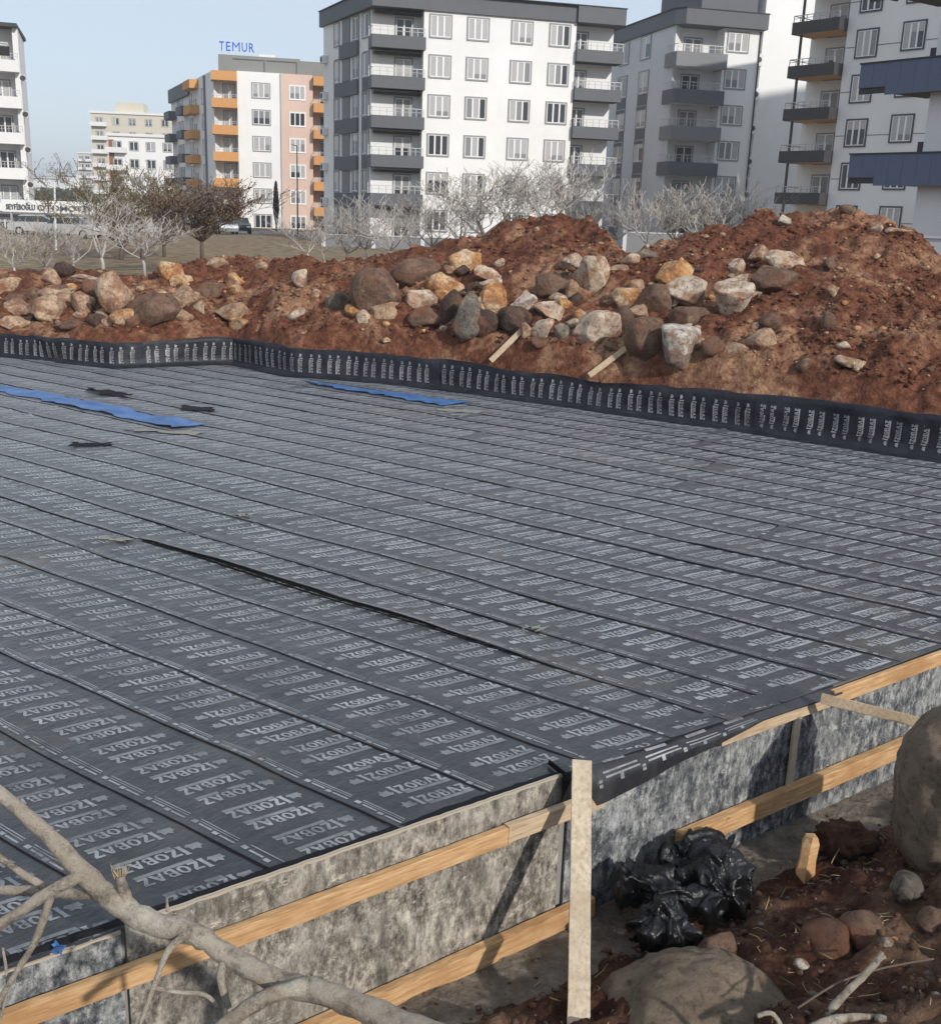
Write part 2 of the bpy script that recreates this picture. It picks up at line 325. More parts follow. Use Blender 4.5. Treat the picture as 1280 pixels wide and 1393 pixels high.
def far_z(x, y, rough=True):
    x = np.asarray(x, float); y = np.asarray(y, float); a = x / y
    s = y - np.interp(a, WA, WY); scs = np.interp(a, CA, CS); zc = np.interp(a, CA, CZ)
    zb = np.interp(a, [-0.45, -0.25, -0.12, 0.1, 0.45], [0.92, 1.0, 1.25, 1.42, 1.45])
    lip = 0.55 + 0.22 * fbm(x, y, 0.6, 3, 21)
    t = np.clip((s - lip) / np.maximum(scs - lip, 0.1), 0, 1)
    up = zb + (zc - zb) * (0.85 * t ** 0.85 + 0.15 * t * t * (3 - 2 * t))
    cut = 0.62 + (zb - 0.62) * np.clip((s - 0.18) / np.maximum(lip - 0.18, 0.05), 0, 1)
    z = np.where(s < lip, np.minimum(cut, up), up)
    td = np.clip((s - scs) / 5.0, 0, 1); back = zc + (1.45 - zc) * (td * td * (3 - 2 * td))
    z = np.where(s > scs, back, z)
    if rough:
        k = np.clip((s - 0.1) / 1.0, 0.0, 1) * (1 - 0.7 * td)
        z = z + k * (0.45 * fbm(x, y, 0.55, 3, 31) + 0.30 * fbm(x, y, 2.0, 5, 41, 0.58))
        z = z + np.clip((s - 0.15) / 0.2, 0, 1) * np.clip((1.6 - s) / 0.8, 0, 1) * 0.16 * fbm(x, y, 4.0, 3, 51, 0.6)
    return z
def terrain_hit(px, py, fn=far_z, y0=20.0, y1=75.0, step=0.05):
    d = ray(px, py); ys = np.arange(y0, y1, step); xs = d.x / d.y * ys; zs = CAM_Z + d.z / d.y * ys
    h = fn(xs, ys); k = np.argmax(zs < h)
    if not (zs < h).any(): k = len(ys) - 1
    return Vector((xs[k], ys[k], zs[k]))

# far soil heaps
def heightfield(name, xs, ys, fn, mat, mask=None):
    X, Y = np.meshgrid(xs, ys, indexing='xy'); Z = fn(X, Y); V = np.stack([X, Y, Z], -1).reshape(-1, 3); F = gridfaces(len(ys), len(xs))
    if mask is not None:
        mk = mask(X, Y).ravel(); F = F[mk[F].all(1)]
        used = np.unique(F); rm = np.full(len(V), -1); rm[used] = np.arange(len(used)); V = V[used]; F = rm[F]
    o = npmesh(name, V, F, mat); o['kind'] = 'structure'; return o
def far_mask(X, Y):
    s = Y - np.interp(X / Y, WA, WY); return (s > 0.06) & (s < 15)
heightfield('soil_embankment', np.arange(-22, 15.4, 0.085), np.arange(18.5, 47, 0.085), far_z, MAT['soil'], far_mask)
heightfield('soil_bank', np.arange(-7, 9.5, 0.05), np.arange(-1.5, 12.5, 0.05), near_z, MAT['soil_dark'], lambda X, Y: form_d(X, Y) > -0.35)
# dusty concrete blinding strip along the form foot
mb = MB(); V = []
for s in np.arange(-3.2, 10.2, 0.1):
    row = []
    for d in (-0.1, 0.1, 0.3, 0.5, 0.75):
        p = fpt(s, 0, d); z = float(near_z(p.x, p.y)) + (0.03 if d < 0.6 else -0.03) + 0.02 * random.random(); row.append((p.x + random.uniform(-.02, .02), p.y + random.uniform(-.04, .04), z))
    V.append(row)
mb.grid(np.array(V)); MAT['dust'] = soil_mat('grey_dust', (0.11, 0.09, 0.072), (0.19, 0.16, 0.13), (0.28, 0.24, 0.20), (0.32, 0.285, 0.24))
o = mb.build('blinding_strip', MAT['dust'], smooth=True); o['kind'] = 'structure'
# big ground sheet
def g_axis(lo, hi, step, far, k=1.35):
    a = list(np.arange(lo, hi + 1e-6, step)); d = step
    while a[-1] < far: d *= k; a.append(a[-1] + d)
    d = step; b = []; x = lo
    while x > -far: d *= k; x -= d; b.append(x)
    return np.array(b[::-1] + a)
def ground_z(X, Y):
    a = X / np.maximum(np.abs(Y), 0.1); s = Y - np.interp(np.clip(a, -0.9, 0.9), WA, WY)
    z = np.interp(s, [-6, 0, 5, 12, 13.5], [-2.6, -2.6, -0.3, 1.1, 1.45])
    z = np.where(Y < 12, np.where(form_d(X, Y) > 6, 0.5, -2.6), z)
    side = np.clip((np.abs(X + 1) - 19) / 10, 0, 1)
    z = np.where(side > 0, np.maximum(z, -2.6 + side * 4.05), z)
    R2 = np.hypot(X, Y); z = z + np.where(s > 13.5, 0.25 * fbm(X, Y, 0.08, 3, 71) * np.clip((R2 - 40) / 40, 0, 1), 0)
    return z - np.clip((R2 - 400) / 3000, 0, 1) * 12
heightfield('ground', g_axis(-30, 30, 0.8, 5000), g_axis(-12, 70, 0.8, 5000), ground_z, MAT['ground'])

# concrete bed below the membrane
SU = Vector((math.cos(R(-35)), math.sin(R(-35)))); SV = Vector((-SU.y, SU.x))
def uv2xy(u, v): return (SU.x * u + SV.x * v, SU.y * u + SV.y * v)
mb = MB(); mb.prism([fpt(-4.5, 0, -0.04)[:2], fpt(14.5, 0, -0.04)[:2], (14.0, 18.1), (9.0, 21.5), (2.7, 25.9), (-4.9, 29.4), (-6.9, 31.3), (-9.85, 29.7), (-17, 32.1), (-20, 30)], -1.5, -0.035)
o = mb.build('concrete_bed', MAT['concrete']); o['kind'] = 'structure'

# ------------------------------------------------------------------ lettering (flat print built as thin polygons)
def glyphs():
    """quads of the word IZOBAZ in a unit-height box plus its leaf mark; returns list of quads [(x,y)*4] and total length"""
    Q = []
    def q(*p): Q.append(list(p))
    def rect(x0, y0, x1, y1): q((x0, y0), (x1, y0), (x1, y1), (x0, y1))
    # leaf mark
    for a0, ln in ((10, .62), (55, .75), (100, .75), (145, .6)):
        a = R(a0); dx, dy = math.cos(a), math.sin(a); nx, ny = -dy, dx; cx0, cy0 = .55, .12
        q((cx0, cy0), (cx0 + dx * ln * .5 - nx * .25, cy0 + dy * ln * .5 - ny * .25), (cx0 + dx * ln, cy0 + dy * ln), (cx0 + dx * ln * .5 + nx * .25, cy0 + dy * ln * .5 + ny * .25))
    rect(.1, .0, 1.0, .12)
    x = 1.25
    rect(x + .06, -.15, x + .34, 1.1); rect(x, 1.0, x + .4, 1.1); rect(x, -.15, x + .4, -.05); x += .5
    def Z(x):
        rect(x, .75, x + .64, .95); rect(x, -.03, x + .64, .17); q((x, .17), (x + .27, .17), (x + .64, .75), (x + .37, .75))
    Z(x); x += .74
    n = 9; c = (x + .38, .46)
    for i in range(n):
        a, b = 2 * math.pi * i / n, 2 * math.pi * (i + 1) / n
        q((c[0] + .38 * math.cos(a), c[1] + .47 * math.sin(a)), (c[0] + .38 * math.cos(b), c[1] + .47 * math.sin(b)), (c[0] + .16 * math.cos(b), c[1] + .31 * math.sin(b)), (c[0] + .16 * math.cos(a), c[1] + .31 * math.sin(a)))
    x += .88
    rect(x - .03, 0, x + .2, .92); rect(x + .17, .8, x + .5, .92); rect(x + .17, .43, x + .5, .53); rect(x + .17, 0, x + .52, .12); rect(x + .42, .53, x + .58, .8); rect(x + .44, .12, x + .62, .43); x += .74
    q((x, 0), (x + .18, 0), (x + .46, .92), (x + .28, .92)); q((x + .56, 0), (x + .82, 0), (x + .52, .92), (x + .28, .92)); rect(x + .2, .26, x + .58, .36); x += .9
    Z(x); x += .62
    rect(1.75, -.40, x, -.06)
    return Q, x
GL, GLEN = glyphs()

# ------------------------------------------------------------------ membrane strips
mem = thing('roofing_membrane', (0, 10, 0), 'black bitumen membrane strips with printed lettering covering the whole foundation slab', 'membrane')
seams = [-0.05, 0.95, 1.90, 2.82, 3.75, 4.69, 5.64, 6.46, 7.40, 8.25, 8.98, 9.69]
while seams[-1] < 24: seams.append(seams[-1] + random.uniform(0.83, 0.91))
def u_right(v): return -5.14 + (v - 3.66) * 0.356 - 0.02
def u_left(v): return np.interp(v, [0, 17.2, 23.0, 25], [-8.6, -35, -33, -33])
def wall_ulimit(v): return np.interp(v, [0, 17.3, 18.4, 21.2, 22.0, 22.75, 25], [-60, -30.2, -26.3, -24.8, -21, -16.5, -9])
def mem_base(u, v):
    x = SU.x * u + SV.x * v; y = SU.y * u + SV.y * v
    return 0.035 * fbm(x, y, 0.22, 2, 91) + 0.024 * fbm(x, y, 0.9, 2, 93) + 0.007 * fbm(x, y, 2.3, 2, 94)
def ripple(u, seed): return np.maximum(0, vnoise(u * 0.9, u * 0 + seed * 7.7, 95) + 0.1) + 0.6 * np.maximum(0, vnoise(u * 2.6, u * 0 + seed * 3.1, 97))
def fold(u, v0):                             # the open lap that gapes across the middle of the slab
    if abs(v0 - 8.98) > 0.01: return 0 * u
    return (0.065 + 0.02 * vnoise(u * 1.5, u * 0, 96)) * np.clip((u + 11.9) / 0.4, 0, 1) * np.clip((-4.6 - u) / 3.5, 0, 1)
lap_v = 0
for i in range(len(seams) - 1):
    v0, v1 = seams[i], seams[i + 1] + 0.06
    vm = (v0 + v1) / 2
    if vm > 22.9: continue
    uL = float(max(u_left(vm), wall_ulimit(vm))); uR = float(u_right(vm))
    if vm > 21: uR = min(uR, -0.5)
    joints = []
    if 7.2 < v0 < 14.8: joints.append(-12.4 + (v0 - 7.3) * 0.385)
    elif v0 > 14.8: joints.append(random.uniform(-9, -5) if i % 2 else random.uniform(-14, -11))
    if v0 > 5 and uL < -24: joints.append(random.uniform(-22, -19))
    elif uL < -20 and not joints: joints.append(random.uniform(-14, -12))
    joints = sorted(joints); ends = [uL] + joints + [uR]
    flip_strip = v0 < 5.0
    for k in range(len(ends) - 1):
        a, b = ends[k], ends[k + 1]
        if b - a < 0.8: continue
        top_end = k > 0                                        # this roll's left end lies over the previous one
        nv = np.array([0, .04, .12, .3, .5, .7, .88, 1.0]); n = max(4, int((b - a) / 0.14))
        vs = v0 + (v1 - v0) * nv
        wav = 0.075 * vnoise(np.linspace(a, b, n + 1) * 0.35, np.zeros(n + 1) + i, 99) + 0.028 * vnoise(np.linspace(a, b, n + 1) * 1.1, np.zeros(n + 1) + i, 98)
        U = np.zeros((n + 1, 8)); Vv = np.zeros((n + 1, 8))
        for c in range(8):
            ul = a - (0.08 if k > 0 else 0) + (0.385 * (vs[c] - v0) if (k > 0 and 7.2 < v0 < 14.8) else 0)
            ur = u_right(vs[c]) if k == len(ends) - 2 and vm < 21 else b + (0.385 * (vs[c] - v0) if (7.2 < v0 < 14.8 and k < len(ends) - 2) else 0)
            U[:, c] = np.linspace(ul, ur, n + 1); Vv[:, c] = vs[c] + (wav if c == 0 else wav * (1 - nv[c]) )
        Z = mem_base(U, Vv)
        e = np.exp(-(Vv - v0) / 0.07); f2 = np.exp(-(Vv - v0) / 0.11)
        Z += (0.006 + 0.018 * ripple(U, i)) * e + fold(U, v0) * f2
        Z -= 0.004 * np.clip((nv - 0.9) / 0.1, 0, 1)
        if top_end: Z += 0.012 * np.exp(-(np.arange(n + 1) * (b - a) / n)[:, None] / 0.12)
        X = SU.x * U + SV.x * Vv; Y = SU.y * U + SV.y * Vv
        G = np.stack([X, Y, Z], -1)
        # edge thickness: a folded-down lip on the near edge and the lapped end
        mb = MB(); mb.grid(G)
        lip = G[:, :1].repeat(2, 1).copy(); lip[:, 1, 2] -= 0.009; lip[:, 1, 0] -= SV.x * 0.002; lip[:, 1, 1] -= SV.y * 0.002
        mb.grid(lip[:, ::-1])
        if top_end:
            l2 = np.stack([G[0], G[0] - np.array([0, 0, 0.014])], 0); mb.grid(l2[:, ::-1])
        strip = mb.build('membrane_strip', MAT['mem'], mem, smooth=False)
        strip.data.polygons.foreach_set('use_smooth', [True] * len(strip.data.polygons))
        # black strip along the lap: bitumen bleed and painted-in gap shadow, wider at the fold
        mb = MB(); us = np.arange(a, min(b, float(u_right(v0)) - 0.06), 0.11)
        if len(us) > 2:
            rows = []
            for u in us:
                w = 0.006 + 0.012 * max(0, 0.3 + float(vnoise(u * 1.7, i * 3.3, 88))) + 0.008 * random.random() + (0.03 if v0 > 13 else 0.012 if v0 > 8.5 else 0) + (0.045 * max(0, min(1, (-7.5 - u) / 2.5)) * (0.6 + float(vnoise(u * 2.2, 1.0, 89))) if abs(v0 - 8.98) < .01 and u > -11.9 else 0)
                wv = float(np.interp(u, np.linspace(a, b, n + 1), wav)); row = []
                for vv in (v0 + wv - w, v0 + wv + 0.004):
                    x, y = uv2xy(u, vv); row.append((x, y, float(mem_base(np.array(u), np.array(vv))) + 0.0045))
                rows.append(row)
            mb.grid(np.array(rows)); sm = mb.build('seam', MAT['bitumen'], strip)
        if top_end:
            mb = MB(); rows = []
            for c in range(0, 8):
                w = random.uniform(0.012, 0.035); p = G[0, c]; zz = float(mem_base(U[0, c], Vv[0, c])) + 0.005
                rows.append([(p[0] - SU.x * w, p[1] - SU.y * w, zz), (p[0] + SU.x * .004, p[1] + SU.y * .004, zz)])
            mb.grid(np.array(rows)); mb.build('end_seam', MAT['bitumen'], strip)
        # lettering
        PV = []; DM = []
        def surf(u, v):
            t = np.clip((v - v0) / (v1 - v0), 0, 1); cc = np.clip(np.searchsorted(nv, t) - 1, 0, 6); ft = (t - nv[cc]) / (nv[cc + 1] - nv[cc])
            ua = U[0, cc] * (1 - ft) + U[0, cc + 1] * ft; ub = U[-1, cc] * (1 - ft) + U[-1, cc + 1] * ft
            r = np.clip((u - ua) / (ub - ua), 0, 0.99999) * n; ri = r.astype(int); fr = r - ri
            z = (Z[ri, cc] * (1 - ft) + Z[ri, cc + 1] * ft) * (1 - fr) + (Z[ri + 1, cc] * (1 - ft) + Z[ri + 1, cc + 1] * ft) * fr
            return z, (u > ua + 0.02) & (u < ub - 0.01)
        flip = flip_strip or (v0 > 12 and random.random() < 0.3)
        u = a + random.uniform(0.1, 0.4); glq = np.array([p for qd in GL for p in qd]); hgt = 0.118 if v0 < 8.5 else 0.128; L = 0.575
        shear = 0.36; vstart = v0 + (seams[i + 1] - v0) * 0.29
        step = 0
        while u < b + 0.3:
            gx = glq[:, 0] / GLEN * L; gy = glq[:, 1] * hgt
            if flip: gx = L - gx; gy = hgt - gy
            vv = vstart + gx; uu = u + gx * shear - gy
            PV.append(np.stack([uu, vv], 1)); DM += ([1] * 5 + [0] * (len(GL) - 6) + [1]) if v0 < 8.5 else [0] * len(GL); u += 0.235 if step % 2 == 0 else 0.305; step += 1
        # selvedge lines and marks
        def rq(u0, u1, w0, w1): DM.append(0); PV.append(np.array([(u0, w0), (u1, w0), (u1, w1), (u0, w1)]))
        u = a + 0.1
        while u < b:
            rq(u + .04, u + .46, v0 + .108, v0 + .118); rq(u + .06, u + .47, v0 + .084, v0 + .092)
            rq(u, u + .055, v0 + .045, v0 + .085); rq(u + .24, u + .295, v0 + .030, v0 + .066)
            rq(u + .08, u + .22, v0 + .048, v0 + .068); rq(u + .31, u + .47, v0 + .040, v0 + .058); u += .535
        Pp = np.concatenate(PV); z, ok = surf(Pp[:, 0], Pp[:, 1]); okq = ok.reshape(-1, 4).all(1)
        Pq = Pp.reshape(-1, 4, 2)[okq]; zq = z.reshape(-1, 4)[okq] + 0.0022
        if len(Pq) > 200:
            VX = np.stack([SU.x * Pq[..., 0] + SV.x * Pq[..., 1], SU.y * Pq[..., 0] + SV.y * Pq[..., 1], zq], -1).reshape(-1, 3)
            VX = VX - np.array(mem.location)
            lt = npmesh('lettering', VX, np.arange(len(VX)).reshape(-1, 4), MAT['print'], strip, smooth=False); lt.data.materials.append(MAT['print_dim'])
            if len(lt.data.polygons) == int(okq.sum()): lt.data.polygons.foreach_set('material_index', np.array(DM, np.int32)[okq])

# ------------------------------------------------------------------ far upstand
ups = thing('membrane_upstand', (0, 27, 0), 'low black upstand wrapped in printed membrane along the far edge of the slab', 'low wall')
wx = WX[1:]; wy = WY[1:]
pts = []
for i in range(len(wx) - 1):
    n = max(2, int(math.hypot(wx[i + 1] - wx[i], wy[i + 1] - wy[i]) / 0.12))
    for k in range(n): pts.append((wx[i] + (wx[i + 1] - wx[i]) * k / n, wy[i] + (wy[i + 1] - wy[i]) * k / n))
pts = np.array(pts); arc = np.concatenate([[0], np.cumsum(np.hypot(*(pts[1:] - pts[:-1]).T))])
tang = np.gradient(pts, axis=0); tang /= np.hypot(tang[:, 0], tang[:, 1])[:, None]; nrm = np.stack([tang[:, 1], -tang[:, 0]], 1)
hh = np.interp(pts[:, 0], [-17, -13.6, -10, -7, -3.3, 0, 3, 5, 7.4, 9.3, 14], [.60, .62, .66, .72, .74, .72, .66, .76, .84, .86, .86]) + 0.09 * vnoise(arc * 0.8, arc * 0, 61) + 0.05 * vnoise(arc * 2.7, arc * 0, 65)
def up_pt(k, z, out): return (pts[k, 0] + nrm[k, 0] * out, pts[k, 1] + nrm[k, 1] * out, z)
bulge = lambda a_, z: np.maximum(-0.028, 0.15 * vnoise(a_ * 0.9, z * 2.0 + 3, 62) + 0.10 * vnoise(a_ * 2.6, z * 2.4, 63))
rolls = [0]
while rolls[-1] < len(pts) - 2: rolls.append(min(len(pts) - 1, rolls[-1] + random.randint(55, 78)))
PR = np.array([-0.05, 0.03, 0.12, 0.35, 0.6, 0.85, 1.0])
for r in range(len(rolls) - 1):
    k0, k1 = rolls[r], rolls[r + 1]; rows = []
    for k in range(k0, k1 + 1):
        row = []
        for t in PR:
            z = hh[k] * max(t, 0); o = 0.05 + (0.16 * (1 - t / 0.12) ** 2 if t < 0.12 else 0) + float(bulge(arc[k], z)) * (0.2 + t) + (0.012 if r % 2 else 0)
            row.append(up_pt(k, z + (0.012 if t <= 0 else 0), o))
        row.append(up_pt(k, hh[k] + 0.012, 0.02)); row.append(up_pt(k, hh[k] - 0.01, -0.12))
        rows.append(row)
    mb = MB(); mb.grid(np.array(rows)[:, ::-1]); st = mb.build('membrane_sheet', MAT['up'], ups, smooth=True)
    glq = np.array(GL); u = arc[k0] + 0.12; Q = []; sgn = random.random() < 0.5; stp = 0
    grid_k = np.arange(len(pts))
    while u < arc[k1] - 0.1:
        kf = float(np.interp(u, arc, grid_k)); h = float(np.interp(u, arc, hh)); L = min(0.52, h * 0.70)
        for qd in GL:
            qq = []
            for (gx, gy) in qd:
                zz = 0.10 * h / .7 + (gx / GLEN if sgn else 1 - gx / GLEN) * L; uu = u + (gy if not sgn else 1 - gy) * 0.085
                kk = int(np.clip(np.interp(uu, arc, grid_k), 0, len(pts) - 1))
                o = 0.0
                P0 = np.array([np.interp(uu, arc, pts[:, 0]), np.interp(uu, arc, pts[:, 1])]); N0 = np.array([np.interp(uu, arc, nrm[:, 0]), np.interp(uu, arc, nrm[:, 1])])
                t = zz / h; o = 0.05 + (0.16 * (1 - t / 0.12) ** 2 if t < 0.12 else 0) + float(bulge(uu, zz)) * (0.2 + t) + 0.022
                p = P0 + N0 * o; qq.append((p[0], p[1], zz))
            Q += qq
        u += 0.225 if stp % 2 == 0 else 0.30; stp += 1
    if Q:
        V = np.array(Q) - np.array(ups.location); npmesh('lettering', V, np.arange(len(V)).reshape(-1, 4), MAT['print'], st, smooth=False)
mb = MB()
core = [[up_pt(k, -0.02, 0.0), up_pt(k, hh[k] - 0.03, 0.0), up_pt(k, hh[k] - 0.03, -0.10), up_pt(k, -0.02, -0.10)] for k in range(0, len(pts))]
mb.grid(np.array(core)); mb.build('upstand_core', MAT['concrete'], ups)

# ------------------------------------------------------------------ loose sheets lying on the slab
def flat_sheet(name, corners, z, mat, label, cat, n=24, m=4, amp=0.03, seed=1):
    a, b, c, d = [Vector(p[:2]) for p in corners]; V = np.zeros((n + 1, m + 1, 3))
    for i in range(n + 1):
        for j in range(m + 1):
            p = (a.lerp(b, i / n)).lerp(d.lerp(c, i / n), j / m); edge = 0.13 * (random.random() - .5) if j in (0, m) or i in (0, n) else 0
            V[i, j] = (p.x + edge, p.y + edge, z + amp * max(0, 0.25 + float(vnoise(p.x * 1.3, p.y * 1.3, seed)) + 0.5 * float(vnoise(p.x * 4, p.y * 4, seed))) + 0.012 + float(mem_base(np.array(p.x * SU.x + p.y * SU.y), np.array(p.x * SV.x + p.y * SV.y))))
    # solid: give the sheet a thin underside
    mb = MB(); mb.grid(V); W = V.copy(); W[..., 2] -= 0.006; mb.grid(W[:, ::-1])
    return tag(mb.build(name, mat, smooth=True), label, cat)
g = at_z
flat_sheet('blue_film_strip', [g(-60, 513), g(280, 579), g(238, 585), g(-60, 520)], 0.01, MAT['blue'], 'long blue plastic strip lying on the membrane at the far left', 'plastic strip', 40, 5, 0.06, 5)
flat_sheet('blue_film_strip', [g(412, 518), g(638, 548), g(600, 552), g(425, 523)], 0.01, MAT['blue'], 'shorter blue plastic strip beside the far black upstand', 'plastic strip', 30, 5, 0.06, 6)
MAT['cream_film'] = M('cream_paper', (0.24, 0.235, 0.20), 0.7)
flat_sheet('paper_scrap', [g(170, 585), g(275, 589), g(270, 593), g(185, 589)], 0.006, MAT['cream_film'], 'pale paper scrap at the end of the long blue strip', 'scrap', 10, 3, 0.03, 7)
flat_sheet('paper_scrap', [g(590, 556), g(660, 559), g(650, 563), g(600, 560)], 0.006, MAT['cream_film'], 'pale paper scrap at the end of the shorter blue strip', 'scrap', 10, 3, 0.03, 8)
flat_sheet('paper_scrap', [g(318, 702), g(342, 702), g(345, 706), g(325, 705)], 0.02, MAT['cream_film'], 'thin pale sliver of film in the middle of the slab', 'scrap', 8, 2, 0.03, 9)
flat_sheet('paper_scrap', [g(138, 732), g(178, 736), g(176, 739), g(140, 735)], 0.02, MAT['cream_film'], 'pale sliver of film where the gaping seam begins', 'scrap', 8, 2, 0.03, 12)
flat_sheet('paper_scrap', [g(714, 855), g(742, 856), g(738, 860), g(712, 858)], 0.02, MAT['cream_film'], 'small white scrap on the membrane near the slab centre', 'scrap', 6, 2, 0.04, 14)
for k, (cs, lb) in enumerate([([(120, 531), (182, 541), (176, 545), (118, 535)], 'crumpled black membrane offcut just behind the long blue strip'), ([(247, 553), (292, 556), (288, 561), (250, 559)], 'small black crumpled offcut right of the long blue strip'),
                       ([(95, 607), (152, 605), (150, 609), (98, 611)], 'black offcut near the left edge in front of the blue strip')]):
    flat_sheet('membrane_offcut', [g(*c) for c in cs], 0.02, MAT['bitumen'], lb, 'offcut', 14, 4, 0.16, 20 + k)

# ------------------------------------------------------------------ formwork
def obox(name, p0, p1, up, out, th, mat, label, cat, bev=0.004, wob=0.0, segs=1, group=None):
    """a timber from p0 to p1 (centres of the inner face), 'up' tall and 'th' thick along 'out'"""
    mb = MB(); p0 = Vector(p0); p1 = Vector(p1); ax = (p1 - p0).normalized(); out = Vector(out).normalized(); upv = ax.cross(out).normalized()
    if upv.z < 0: upv = -upv
    n = max(2, int((p1 - p0).length / 0.12)); rows = []
    c = bev
    for i in range(n + 1):
        p = p0.lerp(p1, i / n); w = [random.uniform(-wob, wob) for _ in range(8)]
        h = up / 2
        ring = [(-h + c, 0), (h - c, 0), (h, c), (h, th - c), (h - c, th), (-h + c, th), (-h, th - c), (-h, c)]
        rows.append([p + upv * (a + w[q]) + out * (b + w[q] * .6) for q, (a, b) in enumerate(ring)])
    n0 = len(mb.v)
    for r in rows: mb.v += [tuple(q) for q in r]
    for i in range(n):
        for q in range(8):
            a = n0 + i * 8 + q; b = n0 + i * 8 + (q + 1) % 8; mb.f.append((a, b, b + 8, a + 8)); mb.m.append(0)
    mb.f.append(tuple(n0 + q for q in range(8))); mb.m.append(0); mb.f.append(tuple(n0 + n * 8 + q for q in range(7, -1, -1))); mb.m.append(0)
    return tag(mb.build(name, mat), label, cat, group)
FN3 = Vector((FN.x, FN.y, 0))
def panel(s0, s1, zt0, zt1, mat, label, d=0.0, th=0.022, rag=0.003):
    mb = MB(); n = int((s1 - s0) / 0.06); rows = []
    for i in range(n + 1):
        s = s0 + (s1 - s0) * i / n; zt = zt0 + (zt1 - zt0) * i / n + random.uniform(-rag, rag); bow = 0.012 * float(vnoise(s * 1.1, 3.0, 5))
        rows.append([fpt(s, -1.5, d - th), fpt(s, zt, d - th + bow), fpt(s, zt, d + bow), fpt(s, -0.5, d + bow * 1.5), fpt(s, -1.5, d)])
    mb.grid(np.array([[tuple(p) for p in r] for r in rows])[:, ::-1])
    mb.poly([rows[0][k] for k in range(5)]); mb.poly([rows[-1][k] for k in range(4, -1, -1)])
    pn_ = tag(mb.build('formwork_panel', mat), label, 'formwork panel', 'formwork panels along the near edge')
    mb = MB(); mb.grid(np.array([[tuple(r[1] + Vector((0, 0, .003))), tuple(r[2] + Vector((0, 0, .003)))] for r in rows])); mb.grid(np.array([[tuple(r[2] + Vector((FN.x * .003, FN.y * .003, .003))), tuple(r[2] + Vector((FN.x * .003, FN.y * .003, -.012 - .012 * random.random())))] for r in rows])); mb.build('plywood_edge', MAT['ply_edge'], pn_); return pn_
# distances along the form line: s=0 at x=-2.11; px765 -> s=3.61
panel(-3.6, -0.03, -0.05, -0.02, MAT['form_shade'], 'stained plywood panel with painted-in shade at the lower left under the bare branch', d=-0.012)
panel(0.0, 3.62, 0.025, 0.035, MAT['form'], 'speckled grey plywood panel left of the upright pale plank', d=0.0)
panel(3.70, 6.55, -0.10, -0.06, MAT['form_shade'], 'stained plywood panel with painted-in bluish shade behind the black bags', d=0.004)
panel(6.57, 10.5, -0.06, -0.03, MAT['form_shade'], 'streaked black and white plywood panel behind the tall boulder', d=0.012)
def batten(s0, z0, s1, z1, mat, label, up=0.105, th=0.06, d=0.024, wob=0.003):
    return obox('timber_batten', fpt(s0, z0, d), fpt(s1, z1, d), up, FN3, th, mat, label, 'timber', 0.006, wob)
batten(-3.4, -0.345, 3.05, -0.29, MAT['wood'], 'long orange timber batten nailed across the upper formwork, lower left', 0.15, 0.07, wob=0.004)
batten(3.0, -0.275, 4.02, -0.27, MAT['wood_pale'], 'short pale timber batten behind the top of the upright plank', 0.15, 0.07, d=0.03)
batten(0.55, -1.375, 3.98, -1.30, MAT['wood'], 'orange timber batten along the foot of the speckled panel', 0.19, 0.09, wob=0.008)
batten(5.0, -1.02, 10.2, -0.98, MAT['wood'], 'timber batten along the foot of the panel right of the black bags', 0.19, 0.10, wob=0.005)
batten(5.45, -0.12, 7.02, -0.11, MAT['wood_pale'], 'pale timber capping on the panel top left of the cross plank', 0.12, 0.05, d=0.03)
batten(7.05, -0.085, 10.4, -0.04, MAT['wood'], 'orange timber capping on the panel top at the right edge', 0.16, 0.06, d=0.028)
batten(6.5, -1.0, 6.58, -0.16, MAT['wood_grey'], 'narrow vertical cleat over the joint of the two right panels', 0.05, 0.03, d=0.03) if False else None
# cleat
c0 = fpt(6.56, -0.98, 0.03); c1 = fpt(6.56, -0.12, 0.03)
obox('wooden_cleat', c0, c1, 0.09, FN3, 0.03, MAT['wood_grey'], 'thin weathered cleat over the joint of the right panels', 'timber', 0.003, 0.002)
# inclined upright plank (brace) leaning on the formwork
bt = fpt(3.72, 0.17, 0.10); hit = terrain_hit(789, 1400, near_z, 3.0, 9.0, 0.01)
bb = Vector((hit.x, hit.y, hit.z - 0.25)); axb = (bb - bt).normalized()
side = Vector((cx.x, cx.y, 0)).normalized(); outb = side.cross(axb).normalized()
if outb.y > 0: outb = -outb
obox('brace_plank', bb, bt, 0.16, outb, 0.035, MAT['wood_grey'], 'tall pale plank with a pointed foot leaning upright against the formwork', 'plank', 0.004, 0.002)
# cross plank from the panel top to the tall boulder
p0 = at_z(1118, 950, 0.06); p1 = at_y(1262, 986, p0.y - 0.55)
axp = (p1 - p0).normalized(); obox('cross_plank', p0, p1, 0.10, Vector((axp.y, -axp.x, 0.35)), 0.04, MAT['wood_pale'], 'pale plank laid from the panel top to the tall boulder', 'plank', 0.004, 0.002)
